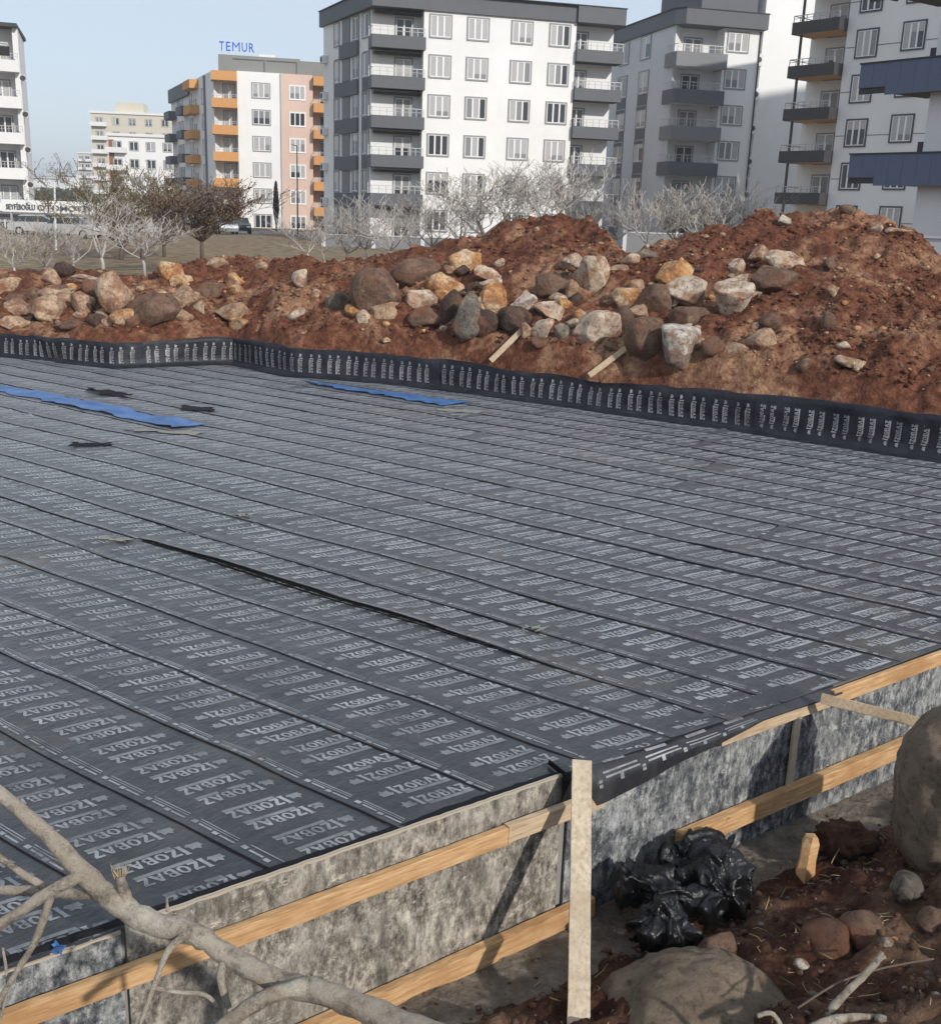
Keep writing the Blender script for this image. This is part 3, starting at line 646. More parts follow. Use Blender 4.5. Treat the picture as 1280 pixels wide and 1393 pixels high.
# membrane flap turned over the right-hand panel
def flap():
    mb = MB(); rows = []; PV = []
    ss = np.arange(3.86, 7.2, 0.06)
    def prof(s, t):
        drop = 0.24 * np.clip((6.0 - s) / 2.0, 0.0, 1) + 0.02 + 0.02 * float(vnoise(s * 2.0, 1.0, 77)); o = 0.0
        if t < 0.5: q = t / 0.5; return fpt(s, 0.022 - 0.05 * q * q * np.clip((s - 3.8) / 1, 0, 1) + 0.02 * float(vnoise(s * 1.5, t * 2, 78)), -0.22 + 0.27 * q)
        q = (t - 0.5) / 0.5; return fpt(s, -0.028 - drop * q, 0.045 + 0.05 * min(1, q * 3) + 0.02 * float(vnoise(s * 2.5, q, 79)))
    ts = [0, .15, .3, .42, .5, .56, .65, .75, .88, 1.0]
    V = np.array([[tuple(prof(s, t)) for t in ts] for s in ss]); mb.grid(V[:, ::-1]); W = V.copy(); W[..., 2] -= 0.007; mb.grid(W)
    st = mb.build('membrane_flap', MAT['mem'], mem, smooth=True)
    mb = MB()
    def strip(s0, s1, t0, t1):
        for s in np.arange(s0, s1 - 1e-6, 0.06):
            e = min(s + 0.06, s1); P = [prof(s, t0), prof(e, t0), prof(e, t1), prof(s, t1)]; mb.quad(*[p + Vector((FN.x * 0.004, FN.y * 0.004, 0.004)) for p in P][::-1])
    s = 4.0
    while s < 6.0:
        strip(s, s + .40, .50, .53); strip(s + .02, s + .42, .57, .60); strip(s - .06, s - .02, .60, .72); strip(s + .18, s + .22, .60, .70); strip(s + .05, s + .3, .36, .42); s += .50
    mb.build('lettering', MAT['print'], st)
flap()
mb = MB(); rows = []
for s_ in np.arange(-3.5, 3.62, 0.07):
    w_ = 0.035 + 0.16 * max(0, 0.12 + float(vnoise(s_ * 0.75, 4.0, 301))) + 0.02 * random.random()
    p0_, p1_ = fpt(s_, 0.026, -0.035 - w_), fpt(s_, 0.006, -0.028); rows.append([tuple(p0_), tuple((p0_ + p1_) / 2 + Vector((0, 0, .004))), tuple(p1_)])
mb.grid(np.array(rows)); mb.build('edge_shade_strip', MAT['bitumen'], mem)  # black strip painting the shadow gap behind the panel top
# turned-up membrane corner by the plank
mb = MB(); a = at_z(748, 1033, 0.05); b = at_z(768, 1052, 0.02)
tri = [at_z(745, 1040, 0.03), at_z(772, 1062, 0.01), at_z(770, 1052, 0.10), at_z(747, 1034, 0.09), ]
mb.poly(tri); mb.poly([p + Vector((0.0, 0.012, 0)) for p in tri][::-1])
rows = np.array([[tuple(fpt(s, 0.02 + 0.01 * random.random(), -0.03)), tuple(fpt(s, -0.02, 0.012)), tuple(fpt(s, -0.20 - .03 * random.random(), 0.02))] for s in np.arange(3.60, 3.95, 0.05)])
mb.grid(rows[:, ::-1]); mb.build('membrane_corner', MAT['bitumen'], mem)
# blue tie scrap on the left panel
mb = MB(); c = fpt(-0.42, 0.03, 0.03)
for k in range(9):
    a = Vector((random.uniform(-.06, .06), random.uniform(-.03, .03), random.uniform(-.05, .05))); b = Vector((random.uniform(-.05, .05), random.uniform(-.03, .03), random.uniform(-.05, .05)))
    mb.quad(c + a, c + a + b, c + b - a * .6, c - b * .5)
tag(mb.build('blue_rag', MAT['blue']), 'small bright blue rag on the formwork top at lower left', 'rag')

# far slanting props behind the upstand
for (x0, y0, x1, y1, lb) in ((668, 492, 716, 450, 'pale prop plank slanting up the soil behind the upstand, left one of two'), (802, 512, 852, 480, 'pale prop plank slanting up the soil behind the upstand, right one of two')):
    a = at_y(x0, y0, float(np.interp((x0 - 640) / F_PX, WA, WY)) + 0.1); b = terrain_hit(x1, y1)
    b.z += 0.12; a.z += 0.02; obox('prop_plank', a, b, 0.14, Vector((-.3, -1, .3)), 0.05, MAT['wood_pale'], lb, 'plank')

# ------------------------------------------------------------------ boulders
def ico(sub):
    import bmesh
    bm = bmesh.new(); bmesh.ops.create_icosphere(bm, subdivisions=sub, radius=1.0); bm.verts.ensure_lookup_table()
    V = np.array([v.co[:] for v in bm.verts]); F = np.array([[v.index for v in f.verts] for f in bm.faces]); bm.free(); return V, F
ICO = {k: ico(k) for k in (1, 2, 3, 4, 5)}
def rock_mesh(sub, seed, ang=0.5, lump=0.13, fine=0.035):
    V, F = ICO[sub]; V = V.copy(); rr = np.random.default_rng(seed)
    for k in range(14):
        n = rr.normal(size=3); n /= np.linalg.norm(n); h = 1 - ang * rr.uniform(0.2, 1.0) * 0.62
        d = V @ n - h; V -= np.clip(d, 0, None)[:, None] * n * 0.92
    o = rr.uniform(-50, 50, 3)
    for i in range(len(V)):
        p = Vector(V[i] + o); r = 1 + lump * mnoise.noise(p * 1.1) + lump * 0.5 * mnoise.noise(p * 2.3) + fine * mnoise.noise(p * 6) + fine * .6 * mnoise.noise(p * 13)
        V[i] *= r
    V[:, :3] /= np.abs(V).max(0); return V, F
def boulder(cxp, cyp, w, h, kind, label, seed, rot=0.0, sub=4, fn=far_z, ang=0.5, cat='boulder', group='boulders on the soil heaps', name='boulder', depth=None, y0=20.0, y1=75.0, dk=1.0):
    hitp = terrain_hit(cxp, cyp + 0.32 * h, fn, y0, y1) if depth is None else None
    Y = hitp.y if hitp is not None else depth
    c = at_y(cxp, cyp, Y); dist = (c - Vector((0, 0, CAM_Z))).dot(-cz)
    kq = 1.27 if (w < 46 and fn is far_z) else 1.16; sx = w * dist / F_PX / 2 * kq; szz = h * dist / F_PX / 2 * (kq + .04)
    V, F = rock_mesh(sub, seed, ang, 0.45, 0.22) if name == 'soil_lump' else rock_mesh(sub, seed, ang)
    c.z -= (0.20 if fn is far_z else 0.12) * szz
    rz = random.uniform(-0.5, 0.5); ry = R(rot)
    sy = (sx + szz) / 2 * dk
    V = V * np.array([sx, sy, szz]); cr, sr = math.cos(ry), math.sin(ry)
    V = V @ np.array([[cr, 0, -sr], [0, 1, 0], [sr, 0, cr]])
    o = npmesh(name, V, F, ROCK[kind], None, True); o.location = c
    return tag(o, label, cat, group)
B = [
 (232,362,30,32,'orange','round orange boulder standing on the ridge below the brown bare tree'),
 (88,365,25,22,'dark','dark brown stone on the ridge at left behind the tan rocks'),
 (69,376,24,24,'tan','tan pointed stone just left of the dark stone on the left ridge'),
 (10,386,34,24,'tan','flat tan boulder cut by the left picture edge, upper one'),
 (21,415,36,28,'tan','tan boulder at far left beside the long pale boulder'),
 (67,418,72,40,'tan','long pale tan boulder, largest of the left pile'),
 (112,411,32,30,'tan','blocky tan stone touching the right end of the long pale boulder'),
 (126,392,30,28,'brown','brownish stone leaning left of the tall tilted slab'),
 (156,396,40,54,'tan','tall tilted tan slab with a shaded left side in the left pile'),
 (167,425,28,30,'orange','orange-tan stone at the foot of the tilted slab'),
 (206,416,66,46,'brown','big smooth grey-brown boulder with a pale chipped corner, left pile'),
 (246,402,34,34,'tan','tan-topped stone just right of the big grey-brown boulder'),
 (249,428,28,17,'tan','low tan stone below the tan-topped one, near the upstand'),
 (270,415,15,18,'pale','small pale upright stone right of the grey-brown boulder'),
 (283,394,38,22,'brown','flat brown stone half buried behind the small pale upright stone'),
 (247,381,33,15,'orange','flat reddish stone below the round orange boulder'),
 (321,422,54,27,'tan','flat-topped tan boulder lying alone on the red soil'),
 (409,377,22,23,'pale','small pale pointed stone high on the red slope'),
 (406,426,24,14,'pale','small flat pale stone on the red soil above the upstand corner'),
 (430,400,13,13,'tan','tiny tan stone left of the big round brown boulder group'),
 (293,357,26,15,'tan','tan stone on the crest right of the brown bare tree'),
 (357,362,17,11,'pale','pale small stone on the low crest, middle left'),
 (136,427,22,14,'tan','small tan stone between the long boulder and the tilted slab'),
 (78,394,46,16,'tan','flat tan slab behind the long pale boulder'),
 (114,379,46,14,'pale','thin pale slab on top of the left pile'),
 (93,441,36,14,'brown','low brown stone in front of the long pale boulder'),
 (18,437,40,16,'tan','low tan stone in the lower left corner of the pile'),
 (48,400,19,17,'brown','small brown stone above the gap of the left boulders'),
 (513,391,66,60,'brown','big rounded brown boulder with a pale tip, left of the central pile'),
 (463,405,28,24,'grey','square grey stone left of the big rounded brown boulder'),
 (568,368,64,38,'brown','smooth oval brown boulder high in the central pile'),
 (576,402,40,36,'pale','pale yellowish wedge stone right of the big rounded brown boulder'),
 (607,385,47,33,'orange','orange-tan boulder with a rough pale face, central pile'),
 (635,357,37,38,'orange','light orange chipped stone at the top of the central pile'),
 (638,424,33,54,'grey','tall grey upright stone in the central pile'),
 (613,414,26,40,'dark','dark stone squeezed behind the tall grey upright stone'),
 (673,404,35,42,'orange','bright orange stone in the middle of the central pile'),
 (671,386,33,17,'pale','flat pale stone resting above the bright orange stone'),
 (698,433,47,43,'dark','dark reddish brown boulder right of the bright orange stone'),
 (660,436,33,29,'dark','dark stone under the bright orange stone'),
 (585,430,54,28,'brown','low brown boulder at the foot of the yellowish wedge stone'),
 (526,421,46,22,'tan','flat soil-covered stone below the big rounded brown boulder'),
 (496,430,18,18,'pale','small pale stone left below the big rounded brown boulder'),
 (661,373,42,22,'pale','pale slanted slab left of the soil face, central pile top'),
 (784,357,35,25,'pale','pale block on the slope of the central soil heap'),
 (753,385,46,37,'brown','grey-brown stone below the pale block of the central heap'),
 (805,371,46,54,'pale','big pale angular slab leaning right of the pale block'),
 (777,397,20,28,'tan','small upright tan stone left of the leaning pale slab foot'),
 (752,423,43,30,'pale','pale stone in the middle of the white stone cluster'),
 (714,414,33,26,'white','whitish flat stone at the left of the white stone cluster'),
 (738,443,29,36,'pale','pale upright block at the lower end of the white cluster'),
 (764,450,29,25,'grey','greyish block at the right end of the white cluster'),
 (760,404,22,15,'pale','small pale stone above the white cluster'),
 (716,402,19,15,'tan','small tan stone on top of the whitish flat stone'),
 (814,442,74,53,'pale','large pale tan boulder right of the white cluster'),
 (848,438,28,46,'dark','dark stone behind the right end of the large pale tan boulder'),
 (856,401,37,35,'orange','rounded orange boulder above the dark stone'),
 (892,403,44,39,'brown','smooth brown boulder beside the rounded orange boulder'),
 (917,367,49,42,'orange','orange-tan boulder high on the right heap'),
 (940,398,66,47,'pale','big pale boulder with a rough reddish face, right pile'),
 (1000,404,60,52,'pale','big pale boulder with orange streaks, rightmost of the large ones'),
 (943,429,60,36,'brown','brown boulder under the big pale boulder of the right pile'),
 (870,424,32,28,'tan','tan stone left above the brown and white boulder'),
 (881,451,54,55,'brown','brown boulder with pale patches at the foot of the right pile'),
 (929,463,54,54,'white','white chalky boulder at the foot of the right pile'),
 (969,468,27,25,'brown','small brown stone right of the white chalky boulder'),
 (1000,473,28,25,'tan','small tan stone with a dark hollow, right of the white boulder'),
 (1034,458,40,30,'tan','tan rounded stone alone at the right of the pile foot'),
 (1050,435,28,20,'brown','small brown stone above the lone tan rounded stone'),
 (1050,377,60,37,'brown','smooth brown boulder high on the right heap'),
 (1067,353,54,28,'pale','long pale stone on top of the smooth brown boulder'),
 (1032,344,26,22,'tan','tan stone left of the long pale stone on the right heap'),
 (1000,361,24,20,'pale','small pale stone between the orange boulder and the right heap'),
 (1127,435,18,26,'brown','upright brown stone on the bare right slope'),
 (1134,396,18,15,'tan','small tan stone high on the bare right slope'),
 (1148,470,18,12,'pale','small pale stone low on the bare right slope'),
 (1094,495,18,16,'brown','small brown stone just above the right part of the upstand'),
 (1129,356,16,16,'brown','small brown stone under the light ochre band of the right heap'),
 (1069,299,22,15,'white','whitish stone on the crest of the right heap'),
 (1153,285,20,14,'brown','brown stone on the very top of the right heap'),
 (1192,308,16,15,'pale','pale round stone on the right crest'),
 (1222,313,32,11,'pale','flat pinkish stone at the right end of the crest'),
 (881,345,34,18,'grey','grey flat stone in the saddle between the two heaps'),
 (860,352,26,15,'pale','pale broken stone in the saddle between the two heaps'),
 (1160,490,40,12,'tan','flat tan stone low on the right slope near the upstand'),
 (452,408,16,14,'tan','tan pebble-like stone left of the square grey stone'),
]
for k, (a, b, w, h, kd, lb) in enumerate(B):
    boulder(a, b, w, h, kd, lb, 100 + k, rot=random.uniform(-14, 14), sub=4 if w > 30 else 3, ang=0.95 if kd in ('pale', 'white', 'orange', 'tan', 'grey') else 0.55)
def stone_label(kd, a, b, nb):
    t_ = nb[5]
    for cut in (' in ', ' on ', ' at ', ' with ', ' below', ',', ' behind', ' beside', ' left', ' right', ' standing', ' of ', ' touching', ' leaning', ' half', ' lying', ' above', ' under', ' high', ' low', ' between', ' just', ' cut', ' squeezed', ' resting', ' alone', ' near', ' from'): t_ = t_.split(cut)[0]
    dx, dy = a - nb[0], b - nb[1]; w_ = ('right of' if dx > 0 else 'left of') if abs(dx) > abs(dy) else ('in front of' if dy > 0 else 'behind')
    return 'small %s stone wedged %s the %s' % (kd, w_, t_)
for k in range(95):
    while True:
        if k % 3 == 0: a, b = random.uniform(-10, 340), random.uniform(372, 438)
        else: a, b = random.uniform(470, 1085), random.uniform(352, 474)
        if b > 352 + abs(a - 760) * 0.05: break
    w = random.uniform(9, 26); kd_ = random.choice(('tan', 'tan', 'brown', 'pale', 'orange', 'pale', 'dark')); nb = min(B, key=lambda q: (q[0] - a) ** 2 + (q[1] - b) ** 2); boulder(a, b, w, w * random.uniform(.55, .9), kd_, stone_label(kd_, a, b, nb), 800 + k, rot=random.uniform(-20, 20), sub=3, ang=0.9, cat='stone', group='small stones among the boulders', name='stone')
# near boulders
boulder(944, 1408, 250, 224, 'boulder', 'huge smooth brown boulder at the bottom edge in front of the bags', 501, sub=5, fn=near_z, ang=0.05, rot=4, group='near boulders', depth=6.55, dk=0.95)
boulder(1300, 1072, 145, 250, 'boulder', 'tall smooth brown boulder cut by the right picture edge', 502, sub=5, fn=near_z, ang=0.2, group='near boulders', depth=8.35, dk=0.8)
for k, (a, b, w, h, kd, lb) in enumerate([
    (1128, 1282, 70, 56, 'dark', 'mossy dark stone half buried right of the huge boulder'), (1172, 1262, 56, 48, 'brown', 'grey-brown stone with an orange stain on the near soil'),
    (975, 1292, 52, 46, 'brown', 'brown stone peeking out behind the huge smooth boulder'), (1233, 1206, 40, 38, 'grey', 'small grey wedge stone at the foot of the tall boulder'),
    (843, 1271, 22, 18, 'white', 'small pale stone on the dusty ground left of the bag'), (1268, 1255, 46, 34, 'brown', 'reddish brown stone at the right edge below the tall boulder'),
    (1090, 1313, 20, 14, 'white', 'small white stone on the near soil beside the huge boulder'), (1207, 1282, 16, 14, 'white', 'tiny white stone near the dry twig tip')]):
    boulder(a, b, w, h, kd, lb, 600 + k, rot=random.uniform(-15, 15), sub=3, fn=near_z, ang=0.6, cat='stone', group='stones on the near soil', name='stone', y0=4.0, y1=11.0)
# soil lump
o = boulder(1155, 1146, 84, 66, 'dark', 'dark crumbly lump of soil beside the split wood', 650, sub=4, fn=near_z, ang=0.2, cat='soil lump', group='stones on the near soil', name='soil_lump', y0=4.0, y1=11.0)
o.data.materials.clear(); o.data.materials.append(MAT['soil_dark'])

# loose stones and clods too many to count
def scatter(name, n, sampler, fn, smin, smax, mats, power=2.5):
    V1, F1 = ICO[1]; VV = []; FF = []; MI = []; nv = 0
    for k in range(n):
        x, y = sampler(); z = float(fn(x, y)); z += 0.03 if (fn is near_z and float(form_d(x, y)) < 0.6) else 0; s = smin + (smax - smin) * random.random() ** power
        W = V1 * (1 + RNG.uniform(-.28, .28, (len(V1), 1))) * np.array([s, s * random.uniform(.6, 1), s * random.uniform(.45, .8)]); a = random.uniform(0, 6.28); c_, s_ = math.cos(a), math.sin(a)
        W = W @ np.array([[c_, s_, 0], [-s_, c_, 0], [0, 0, 1]]); VV.append(W + np.array([x, y, z + s * .15])); FF.append(F1 + nv); nv += len(V1); MI += [random.randrange(len(mats))] * len(F1)
    o = npmesh(name, np.concatenate(VV), np.concatenate(FF), mats[0], None, False)
    for m_ in mats[1:]: o.data.materials.append(m_)
    o.data.polygons.foreach_set('material_index', MI); o['kind'] = 'stuff'; o['label'] = 'loose stones and clods strewn over the soil'; o['category'] = 'rubble'
    return o
def far_samp():
    while True:
        a = random.uniform(-0.50, 0.50); s = random.uniform(0.5, 8.5) ; y = float(np.interp(a, WA, WY)) + s; x = a * y
        # a few passes keep the shape of a slope-distance: y changes with x so re-evaluate
        if random.random() < 0.35 + 0.65 * (float(fbm(x, y, 0.35, 2, 200)) > -0.05): return x, y
scatter('loose_rubble', 3600, far_samp, far_z, 0.02, 0.12, [MAT['soil'], ROCK['tan'], MAT['soil'], MAT['soil'], ROCK['brown'], MAT['soil'], ROCK['orange'], MAT['soil']], 3.2)
scatter('soil_clods', 4500, far_samp, far_z, 0.015, 0.09, [MAT['soil']], 2.0)
def near_samp():
    while True:
        x = random.uniform(-3.5, 7.5); y = random.uniform(3.0, 12.0); d = float(form_d(x, y))
        if 0.12 < d < 4.5 and (d > 0.6 or random.random() < 0.6): return x, y
scatter('near_rubble', 6500, near_samp, near_z, 0.006, 0.05, [MAT['soil_dark'], ROCK['dark'], MAT['dust'], MAT['soil_dark'], ROCK['brown'], ROCK['grey'], MAT['soil_dark'], MAT['soil']], 3.0)

# ------------------------------------------------------------------ black plastic bag
def blob(spheres, voxel):
    V, F = ICO[3]; VV = []; FF = []; n = 0
    for (c, r) in spheres: VV.append(V * np.array(r) + np.array(c)); FF.append(F + n); n += len(V)
    me = bpy.data.meshes.new('tmp'); me.from_pydata(np.concatenate(VV).tolist(), [], np.concatenate(FF).tolist()); ob = bpy.data.objects.new('tmp', me); COL.objects.link(ob)
    md = ob.modifiers.new('r', 'REMESH'); md.mode = 'VOXEL'; md.voxel_size = voxel; md.use_smooth_shade = True
    s2 = ob.modifiers.new('s', 'SMOOTH'); s2.iterations = 26
    dg = bpy.context.evaluated_depsgraph_get(); out = bpy.data.meshes.new_from_object(ob.evaluated_get(dg)); bpy.data.objects.remove(ob); bpy.data.meshes.remove(me); return out
def bag(name, parts, label, seed):
    """parts: (px,py,rx_px,ry_px) ellipses seen in the photo, at about 8 m"""
    sp = []
    for (a, b, rx, ry, dd) in parts:
        c = at_z(a, b, -1.0); n = (c - Vector((0, 0, CAM_Z))); dist = n.dot(-cz); k = dist / F_PX
        c = c + FN3 * dd; sp.append((tuple(c), (rx * k * 1.18, (rx + ry) * .46 * k, ry * k * .98)))
    me = blob(sp, 0.012); me.name = name; n = len(me.vertices); co = np.zeros(n * 3); me.vertices.foreach_get('co', co); co = co.reshape(-1, 3); no = np.zeros(n * 3); me.vertices.foreach_get('normal', no); no = no.reshape(-1, 3)
    sv = Vector((seed * 3.1, 1.7, 9.0))
    for i in range(n):
        p = Vector(co[i]); q = Vector((p.x * 1.9 + p.z * .5, p.y * 1.9, p.z * 0.7)) + sv
        w = q + Vector((mnoise.noise(q * 2.2), mnoise.noise(q * 2.2 + Vector((5, 5, 5))), 0)) * .5
        h = (1 - abs(mnoise.noise(w * 1.7))) ** 3 * .13 + (1 - abs(mnoise.noise(w * 3.6 + sv))) ** 4 * .060 + (1 - abs(mnoise.noise(w * 8.0))) ** 4 * .018 - .095
        co[i] += no[i] * h
    me.vertices.foreach_set('co', co.ravel()); me.update(); me.materials.clear(); me.materials.append(MAT['plastic']); me.polygons.foreach_set('use_smooth', [True] * len(me.polygons))
    o = link(name, me); return tag(o, label, 'garbage bag', 'black bags at the formwork')
bag('garbage_bag', [(866, 1192, 40, 24, .15), (845, 1196, 24, 18, .15), (898, 1212, 26, 24, .12), (893, 1250, 32, 30, .05), (903, 1270, 30, 20, .05)], 'slumped black plastic bag, the left and lower one by the formwork', 1)
bag('garbage_bag', [(945, 1160, 42, 26, .10), (962, 1192, 40, 44, .08), (925, 1165, 28, 26, .12), (985, 1218, 20, 28, .02), (955, 1232, 22, 18, .0), (950, 1140, 18, 12, .1)], 'taller shiny black plastic bag against the bluish panel', 2)

# ------------------------------------------------------------------ split wood, twigs, straw
sp = terrain_hit(1098, 1190, near_z, 5, 11, 0.01); mb = MB(); a = at_y(1104, 1138, sp.y + .1); b = at_y(1092, 1200, sp.y - .1)
rows = []
for t, w in ((0, .05), (.15, .075), (.5, .07), (.8, .085), (1, .012)):
    p = a.lerp(b, t); rows.append([p + Vector((-w, -.02, 0)), p + Vector((-w * .2, -.07, .02)), p + Vector((w, -.03, 0)), p + Vector((w * .8, .05, 0)), p + Vector((-w * .8, .05, 0))])
n0 = len(mb.v)
for r in rows: mb.v += [tuple(q) for q in r]
for i in range(4):
    for q in range(5): mb.f.append((n0 + i * 5 + q, n0 + i * 5 + (q + 1) % 5, n0 + i * 5 + 5 + (q + 1) % 5, n0 + i * 5 + 5 + q)); mb.m.append(0)
mb.poly(rows[0]); tag(mb.build('split_wood', MAT['wood']), 'split piece of orange wood stuck in the near soil', 'wood')
def px_tube(mb, pl, sides=8, wob=.06, sub=4):
    """pl: (px, py, radius px, forward distance)"""
    P = []; Rr = []
    for (a, b, r, Y) in pl:
        p = at_y(a, b, Y); dist = (p - Vector((0, 0, CAM_Z))).dot(-cz); P.append(p); Rr.append(0.80 * r * dist / F_PX)
    # smooth subdivision (catmull-rom)
    Q = []; S = []
    for i in range(len(P) - 1):
        p0, p1, p2, p3 = P[max(i - 1, 0)], P[i], P[i + 1], P[min(i + 2, len(P) - 1)]
        for k in range(sub):
            t = k / sub; q = 0.5 * ((2 * p1) + (p2 - p0) * t + (2 * p0 - 5 * p1 + 4 * p2 - p3) * t * t + (3 * p1 - p0 - 3 * p2 + p3) * t ** 3)
            r = Rr[i] * (1 - t) + Rr[i + 1] * t; Q.append(q + Vector([random.uniform(-1, 1) * r * .08 for _ in range(3)])); S.append(r * random.uniform(1 - wob, 1 + wob))
    Q.append(P[-1]); S.append(Rr[-1]); mb.tube(Q, S, sides, 0, True, wob * .5)
br = thing('bare_branch', at_y(560, 1393, 4.4), 'thick pale bare branch reaching across the lower left corner', 'branch')
mb = MB()
px_tube(mb, [(690, 1470, 29, 3.9), (600, 1417, 26, 4.15), (520, 1383, 24, 4.35), (440, 1351, 22, 4.5), (380, 1336, 20, 4.6), (312, 1302, 17, 4.7), (265, 1272, 19, 4.75), (205, 1256, 22, 4.8), (165, 1232, 20, 4.85), (112, 1187, 17, 4.9), (58, 1130, 14, 4.95), (0, 1080, 12, 5.0), (-60, 1035, 10, 5.05), (-120, 1000, 8, 5.1)], 12, .09, 5)
mb.build('main_limb', MAT['bark'], br, smooth=True)
mb = MB(); q0 = at_y(690, 1470, 3.9); mb.tube([q0 + Vector((-.15, -.55, -2.0)), q0 + Vector((-.05, -.42, -1.0)), q0 + Vector((.06, -.25, -.4)), q0 + Vector((.06, -.10, -.12)), q0], [.17, .14, .11, .09, .078], 12, wob=.05); mb.build('trunk', MAT['bark'], br, smooth=True)
for pl in ([(116, 1188, 11, 4.88), (66, 1214, 10, 4.8), (0, 1258, 9, 4.75), (-70, 1300, 7, 4.7)], [(150, 1218, 10, 4.86), (100, 1216, 9, 4.95), (50, 1213, 9, 5.0), (0, 1211, 8, 5.05), (-60, 1200, 6, 5.1)],
           [(68, 1222, 7, 4.82), (47, 1282, 6, 4.8), (13, 1338, 5, 4.75), (-15, 1390, 4, 4.7)], [(64, 1210, 7, 4.95), (25, 1185, 6, 5.0), (-10, 1160, 5, 5.05)],
           [(262, 1266, 8, 4.74), (230, 1292, 6, 4.65), (213, 1334, 5, 4.6), (190, 1396, 4, 4.5)], [(312, 1296, 9, 4.7), (300, 1328, 7, 4.65), (313, 1376, 6, 4.6), (330, 1420, 5, 4.5)],
           [(420, 1342, 16, 4.52), (361, 1358, 14, 4.45), (312, 1390, 12, 4.38), (270, 1425, 11, 4.3)], [(207, 1344, 4, 4.6), (240, 1350, 4, 4.6), (279, 1354, 4, 4.62), (297, 1372, 3, 4.6)],
           [(175, 1236, 12, 4.85), (168, 1210, 10, 4.85), (163, 1192, 7, 4.85)], [(228, 1240, 3, 4.8), (227, 1222, 2, 4.8)], [(0, 1390, 3, 4.7), (10, 1340, 3, 4.8), (4, 1290, 2, 4.85)]):
    mb = MB(); px_tube(mb, pl, 8, .10, 4); mb.build('side_branch', MAT['bark'], br, smooth=True)
mb = MB()
for k in range(16):
    a = at_y(163 + random.uniform(-7, 7), 1196, 4.85); b = a + Vector((random.uniform(-.05, .05), random.uniform(-.03, .03), random.uniform(.05, .11))); mb.tube([a, (a + b) / 2 + Vector((random.uniform(-.01, .01), 0, 0)), b], [.0025, .002, .0008], 3)
mb.build('dry_tuft', MAT['straw'], br)
tw = terrain_hit(1122, 1385, near_z, 4, 9, 0.01)
t2 = thing('dry_twig', tw, 'knobbly white dry twig rising from the soil at the lower right', 'twig')
mb = MB(); px_tube(mb, [(1118, 1400, 9, tw.y), (1135, 1368, 7, tw.y + .05), (1165, 1338, 6, tw.y + .12), (1190, 1312, 6, tw.y + .18), (1200, 1296, 4, tw.y + .2)], 8, .14, 4); mb.build('stem', MAT['bark'], t2, smooth=True)
mb = MB(); px_tube(mb, [(1192, 1308, 5, tw.y + .18), (1205, 1302, 3, tw.y + .18)], 6, .1, 3); mb.build('knot', MAT['bark'], t2, smooth=True)
t3 = thing('dry_twig', at_y(1160, 1396, tw.y - .1), 'short white twig lying at the bottom edge right of the huge boulder', 'twig')
mb = MB(); px_tube(mb, [(1085, 1408, 5, tw.y - .25), (1120, 1392, 8, tw.y - .2), (1160, 1384, 7, tw.y - .15), (1188, 1384, 5, tw.y - .1)], 8, .14, 4); mb.build('stem', MAT['bark'], t3, smooth=True)
t4 = thing('dry_twig', at_y(1050, 1390, 5.7), 'bent white twig lying over the top of the huge boulder', 'twig')
mb = MB(); px_tube(mb, [(1030, 1383, 4, 5.62), (1048, 1379, 4, 5.62), (1060, 1393, 5, 5.6), (1066, 1420, 5, 5.58)], 6, .1, 4); mb.build('stem', MAT['bark'], t4, smooth=True)
mb = MB(); px_tube(mb, [(1085, 1372, 2, tw.y), (1140, 1338, 2, tw.y + .2), (1200, 1318, 2, tw.y + .4), (1270, 1305, 2, tw.y + .5)], 5, .05, 6)
tag(mb.build('dry_vine', MAT['bark_brown'], smooth=True), 'thin brown vine curving over the near soil at lower right', 'vine')
# straw and root litter
mb = MB()
for k in range(900):
    x, y = near_samp()
    if x < 0.6: continue
    z = float(near_z(x, y)); a = random.uniform(0, 6.28); l = random.uniform(.03, .16); e = random.uniform(0, .6); p = Vector((x, y, z + .015)); q = p + Vector((math.cos(a) * l, math.sin(a) * l, e * l)); mid = (p + q) / 2 + Vector((random.uniform(-.02, .02), random.uniform(-.02, .02), .01))
    mb.tube([p, mid, q], [.0028, .0024, .001], 3, cap=False)
o = mb.build('straw_litter', MAT['straw']); o['kind'] = 'stuff'; o['label'] = 'dry straw and rootlets scattered on the near soil'; o['category'] = 'litter'

